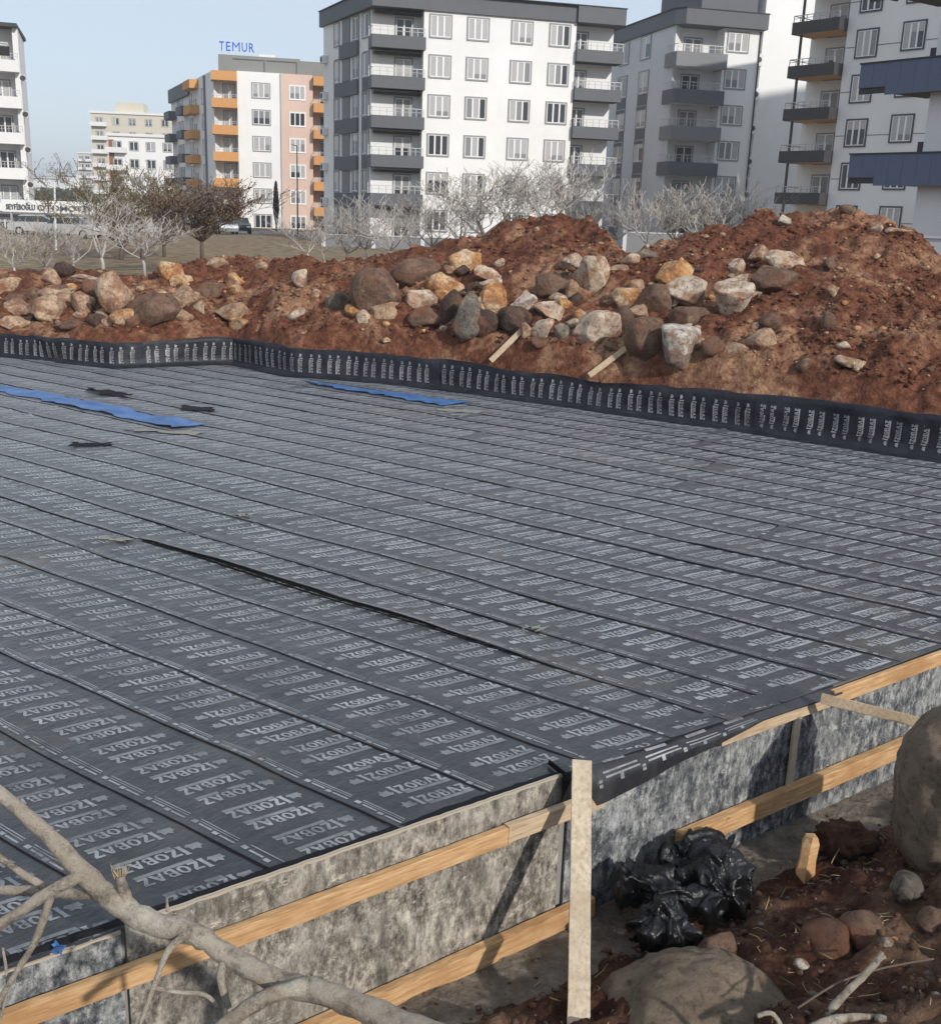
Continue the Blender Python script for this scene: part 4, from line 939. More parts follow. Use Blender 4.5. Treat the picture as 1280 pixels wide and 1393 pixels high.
# ------------------------------------------------------------------ trees
def rand_perp(d):
    a = Vector((random.gauss(0, 1), random.gauss(0, 1), random.gauss(0, 1))); a -= d * a.dot(d); return a.normalized()
def bare_tree(px, py, Y, top_py, half_px, mat, label, stems=4, levels=4, seed=0, name='bare_tree', leaf=None, leaves=0, trunk_frac=0.12, rmin=0.0080, r0=None, open_=0.75, group='bare trees behind the soil heaps', bend=0.11):
    random.seed(seed); base = at_y(px, py, Y)
    if name != 'cypress_tree': base.z = min(base.z, float(ground_z(np.array(base.x), np.array(base.y))) + 2.5)
    Ht = at_y(px, top_py, Y).z - base.z; Wd = half_px * Y / F_PX
    t = thing(name, base, label, 'tree', group)
    Wd *= 1.25; r0 = r0 or Ht * 0.026; tk = MB(); cr = MB(); tips = []
    h0 = Ht * trunk_frac; tp = base + Vector((random.uniform(-.08, .08), 0, h0)); tk.tube([base - Vector((0, 0, .5)), base + Vector((0, 0, h0 * .4)), tp], [r0 * 1.25, r0 * 1.05, r0 * .9], 7, wob=.08)
    def branch(p, d, ln, r, lv):
        n = 4; P = [p]; Rr = [r]; dd = d.copy()
        for i in range(n):
            dd = (dd + rand_perp(dd) * bend + Vector((0, 0, .10))).normalized(); P.append(P[-1] + dd * ln / n); Rr.append(max(rmin * .7, r * (1 - .45 * (i + 1) / n)))
        cr.tube(P, Rr, 6 if r > .04 else (4 if r > .018 else 3), cap=False)
        if lv == 0: tips.extend(P[1:]); return
        k = 2
        for _ in range(k):
            a = random.uniform(.3, .75); nd = (dd * math.cos(a) + rand_perp(dd) * math.sin(a) + Vector((0, 0, .12))).normalized(); branch(P[-1], nd, ln * random.uniform(.7, 1.0), max(rmin, Rr[-1] * .72), lv - 1)
        for _ in range(random.choice((0, 1, 1, 2))):
            i = random.choice((1, 2, 3)); a = random.uniform(.5, 1.0); nd = (dd * math.cos(a) + rand_perp(dd) * math.sin(a)).normalized(); branch(P[i], nd, ln * random.uniform(.45, .7), max(rmin, Rr[i] * .55), lv - 1)
    tot = sum(.75 ** k for k in range(levels + 1))
    stems += 0
    for s in range(stems):
        an = 2 * math.pi * (s + random.random() * .7) / stems; f = open_ * random.uniform(.55, 1.15)
        d = Vector((math.cos(an) * f * Wd / Ht * 1.5, math.sin(an) * f * Wd / Ht * 1.5, 1.0)).normalized(); branch(tp, d, (Ht - h0) / tot * random.uniform(.9, 1.2) / max(.55, d.z), r0 * .62, levels)
    A_ = np.array(cr.v); ref = np.array(tp); D = A_ - ref; kz = (Ht - h0) / np.percentile(D[:, 2], 99.5); kx = Wd / max(1e-3, np.percentile(np.abs(D[:, 0]), 98)); K = np.array([kx, kx, kz]); cr.v = [tuple(q) for q in ref + D * K]; tips[:] = [Vector(ref + (np.array(q) - ref) * K) for q in tips]
    tk.build('trunk', mat, t, smooth=True); cro = cr.build('crown', mat, t)
    if leaf is not None and leaves:
        lf = MB()
        for k in range(leaves):
            c = random.choice(tips) + Vector([random.gauss(0, .10) for _ in range(3)]); a = Vector([random.gauss(0, 1) for _ in range(3)]).normalized() * random.uniform(.03, .06); b = rand_perp(a.normalized()) * random.uniform(.015, .03)
            lf.quad(c - a, c + b, c + a, c - b)
        lf.build('foliage', leaf, cro)
    return t
bw, bg, bb_ = MAT['bark_white'], MAT['bark_grey'], MAT['bark_brown']
TR = [
 (20, 372, 40, 302, 34, bw, 'pale bare tree at the left picture edge behind the boulders', 5, 4, 11, {}),
 (62, 372, 43, 300, 36, bg, 'grey bare tree left of the white light pole', 4, 4, 12, {}),
 (140, 362, 46, 262, 34, bw, 'white-stemmed bare tree in front of the olive coloured tree', 3, 4, 13, {}),
 (196, 362, 41, 282, 48, bw, 'dense low pale bare tree left of the round orange boulder', 6, 4, 14, {}),
 (165, 352, 56, 226, 58, bb_, 'tall olive-brown leafy tree in front of the cream block', 7, 5, 15, dict(leaf=MAT['leaf_olive'], leaves=11000, name='olive_tree', rmin=.014)),
 (224, 348, 60, 240, 36, bb_, 'thin brown bare tree between the olive tree and the round brown tree', 4, 5, 16, dict(rmin=.014)),
 (275, 350, 47, 248, 54, bb_, 'round dense brown bare tree in front of the orange balconies', 7, 5, 17, dict(leaf=MAT['leaf_brown'], leaves=6500, rmin=.012, trunk_frac=.22)),
 (420, 352, 44, 290, 34, bw, 'low pale bare tree in front of the pole below the pink facade', 5, 4, 18, {}),
 (472, 352, 46, 285, 40, bg, 'greyish low bare tree left under the white block', 5, 4, 19, {}),
 (528, 352, 44, 264, 60, bw, 'wide pale bare tree in front of the white block entrance corner', 7, 4, 20, {}),
 (590, 345, 48, 262, 45, bg, 'grey bare tree behind the oval brown boulder', 5, 4, 21, {}),
 (655, 335, 46, 222, 62, bw, 'tall pale bare tree left of the central soil heap', 5, 5, 22, dict(rmin=.011)),
 (738, 318, 44, 212, 62, bw, 'tall pale bare tree right behind the central soil heap top', 5, 5, 23, dict(rmin=.011)),
 (800, 325, 52, 250, 45, bg, 'grey bare tree under the right balconies of the white block', 5, 4, 24, {}),
 (880, 342, 42, 255, 46, bw, 'bright pale bare tree in the saddle between the heaps', 7, 4, 25, {}),
 (948, 335, 42, 246, 58, bw, 'bright wide pale bare tree in front of the grey shaded block', 8, 4, 26, {}),
 (440, 350, 50, 296, 40, bg, 'faint grey bare tree behind the low pale tree left of the white block', 5, 4, 31, {}),
 (500, 348, 52, 275, 45, bg, 'grey bare tree at the left corner of the white block', 6, 4, 32, {}),
 (560, 346, 50, 272, 45, bw, 'pale bare tree under the left balconies of the white block', 6, 4, 33, {}),
 (625, 340, 52, 250, 42, bw, 'pale bare tree under the second window column of the white block', 6, 4, 34, {}),
 (700, 322, 50, 235, 45, bg, 'grey bare tree behind the rising flank of the central heap', 6, 4, 35, {}),
 (775, 318, 50, 232, 42, bw, 'pale bare tree under the right window column of the white block', 6, 4, 36, {}),
 (838, 335, 48, 262, 40, bw, 'pale bare tree at the gap between the two grey roofed blocks', 6, 4, 37, {}),
 (915, 335, 45, 262, 45, bg, 'grey bare tree between the two bright pale trees', 7, 4, 38, {}),
 (985, 328, 44, 258, 38, bw, 'pale bare tree right of the bright wide tree', 7, 4, 39, {}),
 (100, 368, 44, 290, 36, bw, 'pale bare tree right of the white light pole', 5, 4, 40, {}),
 (1010, 325, 46, 262, 36, bg, 'small grey bare tree left of the right heap crest', 5, 4, 27, {}),
]
for (px, py, Y, tpy, hp, mt, lb, st, lv, sd, kw) in TR: bare_tree(px, py, Y, tpy, hp, mt, lb, st, lv, sd, **kw)
random.seed(99)
# cypress
cb = at_y(376, 309, 118); t = thing('cypress_tree', cb, 'narrow dark cypress in front of the white and pink facade', 'tree')
mb = MB(); mb.tube([cb - Vector((0, 0, .5)), cb + Vector((0, 0, 1.2))], [.12, .1], 6); mb.build('trunk', bb_, t)
mb = MB(); hC = at_y(376, 247, 118).z - cb.z
for k in range(1500):
    f = random.random(); z = .5 + f * (hC - .5); r = .42 * math.sin(min(1, (f + .08) * 1.6) * math.pi / 2) * (1 - f) ** .55 * random.uniform(.6, 1.05); a = random.uniform(0, 6.28); c = cb + Vector((math.cos(a) * r, math.sin(a) * r, z)); d = Vector((random.gauss(0, .06), random.gauss(0, .06), .16)); s = rand_perp(d.normalized()) * .05
    mb.quad(c - d, c + s, c + d, c - s)
mb.build('crown', MAT['leaf_dark'], t)

# ------------------------------------------------------------------ buildings
class Fac:
    def __init__(s, o, ang): s.o = Vector((o[0], o[1])); s.a = R(ang); s.d = Vector((math.cos(s.a), math.sin(s.a))); s.n = Vector((-s.d.y, s.d.x))
    def xy(s, u, w=0.0): return s.o + s.d * u + s.n * w
    def p(s, u, z, w=0.0): q = s.xy(u, w); return Vector((q.x, q.y, z))
    def box(s, mb, u0, u1, z0, z1, w0, w1, m=0):
        mb.hexa([s.p(u0, z0, w0), s.p(u1, z0, w0), s.p(u1, z0, w1), s.p(u0, z0, w1), s.p(u0, z1, w0), s.p(u1, z1, w0), s.p(u1, z1, w1), s.p(u0, z1, w1)], m)
WT = {}
def win_tmpl(w, h, fm, lights, rev):
    key = (round(w, 2), round(h, 2), fm, lights)
    if key in WT: return WT[key]
    fr = MB(); b = .11
    fr.box(-b, w + b, -.07, .02, -b, 0); fr.box(-b, w + b, -.07, .02, h, h + b); fr.box(-b, 0, -.07, .02, 0, h); fr.box(w, w + b, -.07, .02, 0, h)
    ca = MB(); c = .055
    ca.box(0, w, -.045, .02, 0, c); ca.box(0, w, -.045, .02, h - c, h); ca.box(0, c, -.045, .02, c, h - c); ca.box(w - c, w, -.045, .02, c, h - c)
    for k in range(1, lights): x = w * k / lights; ca.box(x - .06, x + .06, -.045, .02, c, h - c)
    def pane_var(kind):
        pn = MB(); cw = (w - 2 * c) / lights
        pat = {'glass': [0] * lights, 'curtain': [random.choice((1, 1, 2)) for _ in range(lights)], 'halfc': [random.choice((0, 2, 2, 1)) for _ in range(lights)]}[kind]; sp = random.choice((.0, .0, .35, .55, .75))
        for q in range(lights):
            zs = h - c - (h - 2 * c) * sp
            pn.box(c + cw * q, c + cw * (q + 1), -.015, .015, c, zs, pat[q])
            if sp > 0: pn.box(c + cw * q, c + cw * (q + 1), -.02, .015, zs, h - c, 1 if kind != 'glass' or sp < .5 else 2)
        m_ = bpy.data.meshes.new('pane'); m_.from_pydata(pn.v, [], pn.f)
        for kk in ('glass', 'curtain', 'halfc'): m_.materials.append(MAT[kk])
        m_.polygons.foreach_set('material_index', pn.m); return m_
    def me(mb, nm, mt):
        m_ = bpy.data.meshes.new(nm); m_.from_pydata(mb.v, [], mb.f); m_.materials.append(mt); return m_
    WT[key] = (me(fr, 'window', MAT[fm]), me(ca, 'casement', MAT['upvc']), {k: [pane_var(k) for _ in range(5)] for k in ('glass', 'curtain', 'halfc')}); return WT[key]
def win(fac, u, zb, w, h, kind, parent, fm='frame', lights=3, name='window', wd=0.0):
    f, c, p = win_tmpl(w, h, fm, lights, 0); o = link(name, f, parent); o.location = fac.p(u, zb, wd) - wloc(parent); o.rotation_euler.z = fac.a
    link('casement', c, o); link('pane', random.choice(p[kind]), o); return o
def pick(): return random.choices(('glass', 'curtain', 'halfc'), (4, 3, 3))[0]
def balcony(fac, u0, u1, w0, w1, zt, h, mat, parent, soffit=None, rail=0.6, th=.12, left=True, right=True):
    mb = MB(); zb = zt - h
    fac.box(mb, u0, u1, zb, zt, w0, w0 + th)
    if left: fac.box(mb, u0, u0 + th, zb, zt - .002, w0 + th, w1)
    if right: fac.box(mb, u1 - th, u1, zb, zt - .002, w0 + th, w1)
    b = mb.build('balcony', mat, parent)
    mb = MB(); fac.box(mb, u0 + th + .002, u1 - th - .002, zb + .015, zb + .2, w0 + th + .002, w1); mb.build('floor_slab', soffit or MAT['offwhite'], b)
    if rail:
        mb = MB(); r = .022; wr = w0 + th / 2
        fac.box(mb, u0 + .05, u1 - .05, zt + rail - .05, zt + rail, wr - r, wr + r); fac.box(mb, u0 + .05, u1 - .05, zt + rail * .5, zt + rail * .5 + .03, wr - r, wr + r)
        n = max(2, int((u1 - u0) / .55))
        for k in range(n + 1):
            u = u0 + .07 + (u1 - u0 - .14) * k / n; fac.box(mb, u - r, u + r, zt, zt + rail - .05, wr - r, wr + r)
        if left: fac.box(mb, u0 + .04, u0 + .08, zt + rail - .05, zt + rail, wr + r, w1)
        mb.build('railing', MAT['rail'], b)
    return b
def part(name, fac_boxes, mat, parent):
    mb = MB()
    for (fac, a) in fac_boxes: fac.box(mb, *a)
    return mb.build(name, mat, parent)
def prism_part(name, fac, uw, z0, z1, mat, parent):
    mb = MB(); mb.prism([fac.xy(u, w) for (u, w) in uw], z0, z1); return mb.build(name, mat, parent)
def ac(fac, u, z, parent, w=-.4, s=(.8, .6, .35)):
    mb = MB(); fac.box(mb, u, u + s[0], z, z + s[1], w, w + s[2]); o = mb.build('air_conditioner', MAT['offwhite'], parent); mb = MB()
    c = fac.p(u + s[0] * .4, z + s[1] / 2, w - .01); d3 = Vector((fac.d.x, fac.d.y, 0)); n3 = Vector((fac.n.x, fac.n.y, 0)); mb.poly([c + d3 * .24 * math.cos(2 * math.pi * k / 10) + Vector((0, 0, .24 * math.sin(2 * math.pi * k / 10))) for k in range(10)]); mb.build('fan_grille', MAT['char'], o)

# main white block
fw = Fac((-4.6295, 89.5), 15); W = thing('apartment_block', fw.p(6, 1.2, 6), 'large white apartment block with dark grey balconies and roof band, centre', 'building', 'apartment blocks behind the site')
la = R(118) - fw.a; lc = (-4.0, 1.3); le = (lc[0] + math.cos(la) * 10.6, lc[1] + math.sin(la) * 10.6)
prism_part('wall', fw, [(-.2, 0), (12.05, 0), (12.05, 1.3), (15.7, 1.3), (15.7, 12), le, lc, (-.2, 1.3)], 0.4, 18.86, MAT['white'], W)
rf = prism_part('roof_band', fw, [(-4.25, -.45), (-.2, -.45), (-.2, -.2), (12.0, -.2), (12.0, -.45), (16.0, -.45), (16.0, 12.3), (le[0] - .3, 12.2), (lc[0] - .45, .9)], 18.863, 20.06, MAT['dgrey'], W)
prism_part('roof_capping', fw, [(-4.35, -.52), (16.08, -.52), (16.08, 12.4), (le[0] - .4, 12.3)], 20.062, 20.12, MAT['char'], rf)
kinds = [['curtain', 'curtain', 'halfc', 'halfc'], ['curtain', 'curtain', 'halfc', 'halfc'], ['halfc', 'halfc', 'halfc', 'glass'], ['glass', 'halfc', 'halfc', 'halfc'], ['halfc', 'halfc', 'curtain', 'halfc'], ['glass', 'halfc', 'glass', 'glass']]
for k in range(6):
    for c, u in enumerate((.32, 3.28, 6.82, 9.92)): win(fw, u, 17.08 - 2.87 * k, 1.58, 1.5, kinds[k][c], W)
for k in range(6):
    zt = 16.92 - 2.87 * k
    if k < 5: balcony(fw, -4.25, -.1, -.42, 1.28, zt, .90, MAT['dgrey'], W, MAT['char']); balcony(fw, 12.06, 16.0, -.42, 1.28, zt, .90, MAT['dgrey'], W, MAT['char'])
    win(fw, -2.1, zt - .62, 1.25, 2.05, random.choice(('glass', 'glass', 'halfc')), W, lights=2, name='balcony_door', wd=1.3); win(fw, 12.3, zt - .62, 1.15, 2.05, 'glass', W, lights=2, name='balcony_door', wd=1.3)
    part('balcony_beam', [(fw, (-3.9, -.22, zt + 1.62, zt + 1.80, .55, 1.0))], MAT['char'], W)
lo = fw.xy(*le); fl = Fac((lo.x, lo.y), 118 - 180)      # left face, read from its far end
L_ = 10.6
for k in range(6):
    dz = -2.87 * k
    for (l0, l1, nm) in ((7.95, 6.85, 0), (3.75, 2.6, 1), (1.74, .62, 2)):
        win(fl, L_ - l0, 17.05 + dz, l0 - l1, 1.62, 'halfc' if nm != 1 else 'glass', W, fm='frame', lights=2)
        if k < 5 and nm != 1: part('spandrel_panel', [(fl, (L_ - l0 - .05, L_ - l1 + .05, 15.75 + dz, 16.92 + dz - .0, -.06, .02))] if k else [(fl, (L_ - l0, L_ - l1, 15.9, 16.0, -.03, .02))], MAT['dgrey'], W)
    part('stair_panel', [(fl, (L_ - 6.05, L_ - 4.4, 17.0 + dz, 18.80 + dz if k == 0 else 18.66 + dz, -.09, .02))], MAT['mgrey'], W)
    part('stair_spandrel', [(fl, (L_ - 6.45, L_ - 2.5, 15.83 + dz, 16.93 + dz, -.22, .02))], MAT['dgrey'], W)
part('downpipe', [(fl, (L_ - .36, L_ - .26, 1.2, 18.8, -.12, -.02))], MAT['rail'], W)
for k in range(5): ac(fl, .2, 15.9 - 2.87 * k, W)

# grey and white second block
f2 = Fac((19.6468, 98), 15); B2 = thing('apartment_block', f2.p(0, 1.2, 6), 'grey and white apartment block with corner balconies right of the large white block', 'building', 'apartment blocks behind the site')
la2 = R(106) - f2.a; l2c = (-4.1, .4); l2e = (l2c[0] + math.cos(la2) * 13.6, l2c[1] + math.sin(la2) * 13.6)
prism_part('wall', f2, [(.15, 0), (3.45, 0), (3.45, 13), l2e, l2c, (-3.0, 1.5), (.15, 1.5)], .4, 19.7, MAT['white'], B2)
prism_part('roof_band', f2, [(-3.7, -.6), (3.75, -.6), (3.75, 13.3), (l2e[0] - .2, 13.8), (-4.35, .2)], 19.703, 20.9, MAT['dgrey'], B2)
prism_part('roof_capping', f2, [(-3.75, -.66), (3.82, -.66), (3.82, 13.4), (l2e[0] - .3, 13.9), (-4.45, .2)], 20.903, 20.97, MAT['char'], B2)
for k in range(6):
    zt = 17.55 - 2.88 * k; win(f2, .5, 17.95 - 2.88 * k, 1.8, 1.42, pick(), B2)
    if k < 5: balcony(f2, -4.45, .14, -.9, 1.48, zt, 1.12, MAT['dgrey'] if k % 2 else MAT['mgrey'], B2, MAT['offwhite'])
    win(f2, -2.75, zt - .75, 1.5, 2.1, 'glass', B2, lights=2, name='balcony_door', wd=1.5)
p2 = f2.xy(*l2e); f2l = Fac((p2.x, p2.y), 106 - 180)
part('side_shade_render', [(f2l, (.02, 13.5, .5, 19.6, -.05, .01))], MAT['lgrey'], B2)  # side face toned grey, its shade put into the colour
for k in range(6):
    dz = -2.88 * k
    for l0, l1 in ((6.7, 4.75), (11.4, 9.45)):
        win(f2l, 13.6 - l0, 17.75 + dz, l0 - l1, 1.75, 'halfc', B2, lights=2, wd=-.05)
        if k: part('spandrel_panel', [(f2l, (13.6 - l0 - .05, 13.6 - l1 + .05, 16.35 + dz + 1.44 - 1.44, 17.62 + dz, -.10, -.04))], MAT['dgrey'], B2)
part('downpipe', [(f2, (3.36, 3.46, 1.2, 19.6, -.12, -.03))], MAT['char'], B2)

# tall pale block behind
f4 = Fac((24.794, 105), 15); B4 = thing('apartment_block', f4.p(0, 1.2, 6), 'tall plain pale block rising out of the frame behind the grey block', 'building', 'apartment blocks behind the site')
prism_part('wall', f4, [(-.2, 0), (4.6, 0), (4.6, 14), (-.2, 14)], .4, 34, MAT['white'], B4)
prism_part('side_wing', f4, [(-6.2, .4), (-.21, .4), (-.21, 14), (-6.2, 14)], .4, 21.5, MAT['lgrey'], B4)
prism_part('roof_block', f4, [(-6.3, .2), (-.9, .2), (-.9, 9), (-6.3, 9)], 21.51, 24.6, MAT['dgrey'], B4)
for k in range(7): ac(f4, -.75, 20.6 - 2.9 * k, B4, -.3, (.6, 1.0, .5))

# right block with ochre soffits
f3 = Fac((25.861, 80), -52); B3 = thing('apartment_block', f3.p(4, 1.2, 8), 'tall white apartment block with charcoal balconies and ochre soffits at right', 'building', 'apartment blocks behind the site')
prism_part('wall', f3, [(-1.7, 0), (16, 0), (16, 14), (-5.8, 14), (-5.8, 1.6), (-1.7, 1.6)], .4, 22.0, MAT['offwhite'], B3)
prism_part('shadow_wing', f3, [(13, 14.02), (25, 14.02), (25, 26), (13, 26)], .4, 33, MAT['offwhite'], B3)  # unseen wing, added to throw shadow on the pale block behind
prism_part('roof_band', f3, [(-6.1, -.4), (16.2, -.4), (16.2, 14.2), (-6.1, 14.2)], 22.003, 22.9, MAT['char'], B3)
for k in range(-1, 5):
    dz = -2.89 * k
    win(f3, -.78, 15.42 + dz, 1.5, 1.66, pick(), B3, fm='frame_dark'); win(f3, 2.68, 15.62 + dz - (.15 if k > 2 else 0), 1.5, 1.62, pick(), B3, fm='frame_dark'); win(f3, 7.5, 15.6 + dz, 1.5, 1.62, pick(), B3, fm='frame_dark')
    part('groove_trim', [(f3, (-1.65, -.92, 16.05 + dz, 16.11 + dz, -.012, .01))], MAT['mgrey'], B3); part('groove_trim', [(f3, (.84, 2.54, 16.05 + dz, 16.11 + dz, -.012, .01))], MAT['mgrey'], B3); part('groove_trim', [(f3, (4.32, 7.36, 16.05 + dz, 16.11 + dz, -.012, .01))], MAT['mgrey'], B3)
    balcony(f3, -5.6, -1.71, -1.0, 1.58, 17.98 + dz, .80, MAT['char'], B3, MAT['ochre'], rail=.45)
    part('corner_column', [(f3, (-5.0, -4.86, 15.08 + dz, 17.16 + dz, -.8, -.66))], MAT['char'], B3)
    win(f3, -4.3, 17.25 + dz, 1.4, 2.0, 'halfc', B3, fm='frame', lights=2, name='balcony_door', wd=1.6)
balcony(f3, 6.0, 9.5, -1.0, -.02, 5.95, .8, MAT['char'], B3, MAT['ochre'], rail=.4)

# nearest block on the right edge, blue-grey panelled balconies
f5 = Fac((12.4906, 39), -55); B5 = thing('apartment_block', f5.p(4, 1.2, 3), 'nearest apartment block on the right edge with blue-grey panelled balconies', 'building', 'apartment blocks behind the site')
prism_part('wall', f5, [(2.4, .5), (13, .5), (13, 8), (2.4, 8)], .4, 18, MAT['offwhite'], B5)
for k in range(4):
    zt = 12.42 - 2.86 * k
    if k == 3: continue
    mb = MB(); f5.box(mb, .012, 12.5, zt - .93, zt - .04, .03, .12); f5.box(mb, .012, .1, zt - .75, zt - .042, .121, 1.4); f5.box(mb, 1.1, 12.5, zt - .955, zt - .75, .122, .498); f5.box(mb, 1.1, 2.39, zt - .95, zt - .752, .5, 2.2); b = mb.build('balcony', MAT['char'], B5)
    u = 0.0
    while u < 12:
        e = min(u + .52, 12.4); zz = zt - .74 if u < .9 else zt - 1.0
        mb = MB(); f5.box(mb, u + .003, e - .003, zz, zt, -.01, .028); mb.build('cladding_panel', MAT['blueg'], b); u = e
    mb = MB(); f5.box(mb, -.03, 12.5, zt + .002, zt + .05, -.04, .14); mb.build('parapet_capping', MAT['char'], b)
part('drain_box', [(f5, (2.12, 2.39, 9.6, 9.95, .6, .9))], MAT['char'], B5)
part('drain_box', [(f5, (2.12, 2.39, 6.72, 7.1, .6, .9))], MAT['char'], B5)

# left edge block with pale balconies
fL = Fac(at_y(20, 134, 100)[:2], 20); BL = thing('apartment_block', fL.p(-3, 1.2, 5), 'pale apartment block with stacked balconies at the left picture edge', 'building', 'apartment blocks behind the site')
prism_part('wall', fL, [(-9, 1.4), (.15, 1.4), (.15, 0.2), (.6, 0.2), (.8, 9), (-9, 9)], .4, 18.1, MAT['offwhite'], BL)
prism_part('roof_slab', fL, [(-9.2, -.5), (.6, -.5), (1.0, 9.2), (-9.2, 9.2)], 18.103, 18.4, MAT['char'], BL)
for k in range(5):
    zt = 15.45 - 2.95 * k; balcony(fL, -8.5, .55, -.6, 1.38, zt, .95, MAT['offwhite'], BL, MAT['offwhite'], rail=.55)
    win(fL, -1.6, zt - .6, 1.2, 2.0, random.choice(('halfc', 'glass')), BL, lights=2, name='balcony_door', wd=1.4); ac(fL, .62, zt - 1.6, BL, .2, (.35, .5, .5))
part('drying_laundry', [(fL, (-1.9, -.1, 15.75, 16.5, -.62, -.58))], MAT['black'], BL)

# orange and salmon block with rooftop sign
fT = Fac((-28.385, 132), 13); BT = thing('apartment_block', fT.p(4, 1.2, 8), 'white and salmon apartment block with orange balconies and a blue rooftop sign', 'building', 'apartment blocks behind the site')
laT = R(114) - fT.a; tc = (-2.5, .6); te = (tc[0] + math.cos(laT) * 31, tc[1] + math.sin(laT) * 31)
prism_part('wall', fT, [(.12, 0), (5.0, 0), (5.0, 14), (te[0] + 14, te[1]), te, tc, (-1.9, 1.4), (.12, 1.4)], .4, 18.7, MAT['white'], BT)
prism_part('salmon_wall', fT, [(5.005, -.03), (8.68, -.03), (8.68, 1.4), (13, 1.4), (13, 14), (5.005, 14)], .4, 18.7, MAT['pink'], BT)
part('downpipe', [(fT, (4.98, 5.1, 1.5, 18.7, -.16, -.04))], MAT['rail'], BT)
at_ = prism_part('attic', fT, [(-1.9, .6), (7.3, .6), (7.3, 9), (-1.9, 9)], 18.703, 20.42, MAT['attic'], BT); prism_part('attic_lower', fT, [(7.303, .8), (13, .8), (13, 9), (7.303, 9)], 18.703, 20.25, MAT['attic'], BT)
part('attic_trim', [(fT, (-.3, 3.1, 20.0, 20.08, .52, .58)), (fT, (3.5, 6.8, 20.0, 20.08, .52, .58)), (fT, (3.2, 3.28, 18.75, 20.1, .52, .58)), (fT, (6.85, 6.93, 18.75, 20.1, .52, .58))], MAT['dgrey'], at_)
part('roof_tank', [(fT, (2.7, 4.6, 20.43, 20.95, 3, 4))], MAT['offwhite'], BT)
for k in range(6):
    dz = -2.9 * k; win(fT, 1.85, 15.98 + dz, 1.9, 1.5, ['curtain', 'glass', 'curtain', 'curtain', 'curtain', 'glass'][k], BT); win(fT, 6.05, 16.0 + dz, 1.7, 1.42, ['curtain', 'glass', 'curtain', 'halfc', 'curtain', 'glass'][k], BT, fm='upvc', wd=-.03)
    balcony(fT, -2.75, .1, -.9, 1.38, 18.55 + dz, 1.0, MAT['orangep'], BT, MAT['ochre'], rail=.45 if k else 0); balcony(fT, 8.7, 13, -.9, 1.38, 18.55 + dz, 1.0, MAT['orangep'], BT, MAT['ochre'], rail=.45 if k else 0)
    win(fT, -1.4, 15.3 + dz, 1.2, 2.0, 'halfc', BT, lights=2, name='balcony_door', wd=1.4); win(fT, 9.6, 15.6 + dz, 1.3, 1.7, 'glass', BT, lights=2, name='balcony_door', wd=1.4)
pT = fT.xy(*te); fTl = Fac((pT.x, pT.y), 114 - 180)
part('side_parapet', [(fTl, (-.3, 15.5, 17.2, 18.9, -.35, .3))], MAT['dgrey'], BT)
for k in range(6):
    dz = -2.9 * k; balcony(fTl, 16.5, 21.5, -1.1, -.02, 18.5 + dz, 1.0, MAT['orangep'], BT, MAT['ochre'], rail=0); balcony(fTl, .2, 4.5, -1.1, -.02, 15.9 + dz, 1.0, MAT['dgrey'], BT, MAT['char'], rail=0); balcony(fTl, 10.5, 14.6, -1.1, -.02, 15.9 + dz, 1.0, MAT['dgrey'], BT, MAT['char'], rail=0)
    for u in (5.5, 8.0, 15.0, 18.0, 23.5): win(fTl, u, 15.6 + dz - (.9 if u == 18 else 0), 1.6, 1.6, random.choice(('glass', 'halfc')), BT, lights=2)
part('downpipe', [(fTl, (25.5, 26.0, 1.5, 18.6, -.2, -.02))], MAT['mgrey'], BT)
def text_mesh(s, size, ext):
    cu = bpy.data.curves.new('txt', 'FONT'); cu.body = s; cu.size = size; cu.extrude = ext; cu.resolution_u = 3; cu.offset = 0.0 if s == 'M' else size * .010
    ob = bpy.data.objects.new('txt', cu); COL.objects.link(ob); dg = bpy.context.evaluated_depsgraph_get(); dg.update(); me = bpy.data.meshes.new_from_object(ob.evaluated_get(dg)); bpy.data.objects.remove(ob); return me
def put_text(s, fac, u0, u1, z, h, w, mat, parent, name='lettering', per_letter=False):
    me = text_mesh(s, 1.0, .04); co = np.zeros(len(me.vertices) * 3); me.vertices.foreach_get('co', co); co = co.reshape(-1, 3); mn = co.min(0); mx = co.max(0); co[:, 0] = (co[:, 0] - mn[0]) / (mx[0] - mn[0]) * (u1 - u0); co[:, 1] = (co[:, 1] - mn[1]) / (mx[1] - mn[1]) * h
    d3 = np.array([fac.d.x, fac.d.y, 0]); n3 = np.array([fac.n.x, fac.n.y, 0]); b = np.array(fac.p(u0, z, w)) - np.array(wloc(parent)); P = b + co[:, :1] * d3 + co[:, 1:2] * np.array([0, 0, 1]) - co[:, 2:3] * n3
    me.vertices.foreach_set('co', P.ravel()); me.update(); me.materials.clear(); me.materials.append(mat); me.name = name; return link(name, me, parent)
sg = thing('rooftop_sign', fT.p(0, 20.42, .9), 'blue capital letters standing on the roof of the salmon block', 'sign')
pos = -1.75
for ch, wl in zip('TEMUR', (.55, .5, .85, .6, .6)):
    put_text(ch, fT, pos, pos + wl, 20.85, .98, .9, MAT['signblue'], sg, 'letter'); mb = MB(); fT.box(mb, pos + wl * .45, pos + wl * .45 + .05, 20.42, 20.86, .95, 1.0); mb.build('letter_post', MAT['rail'], sg); pos += wl + .2

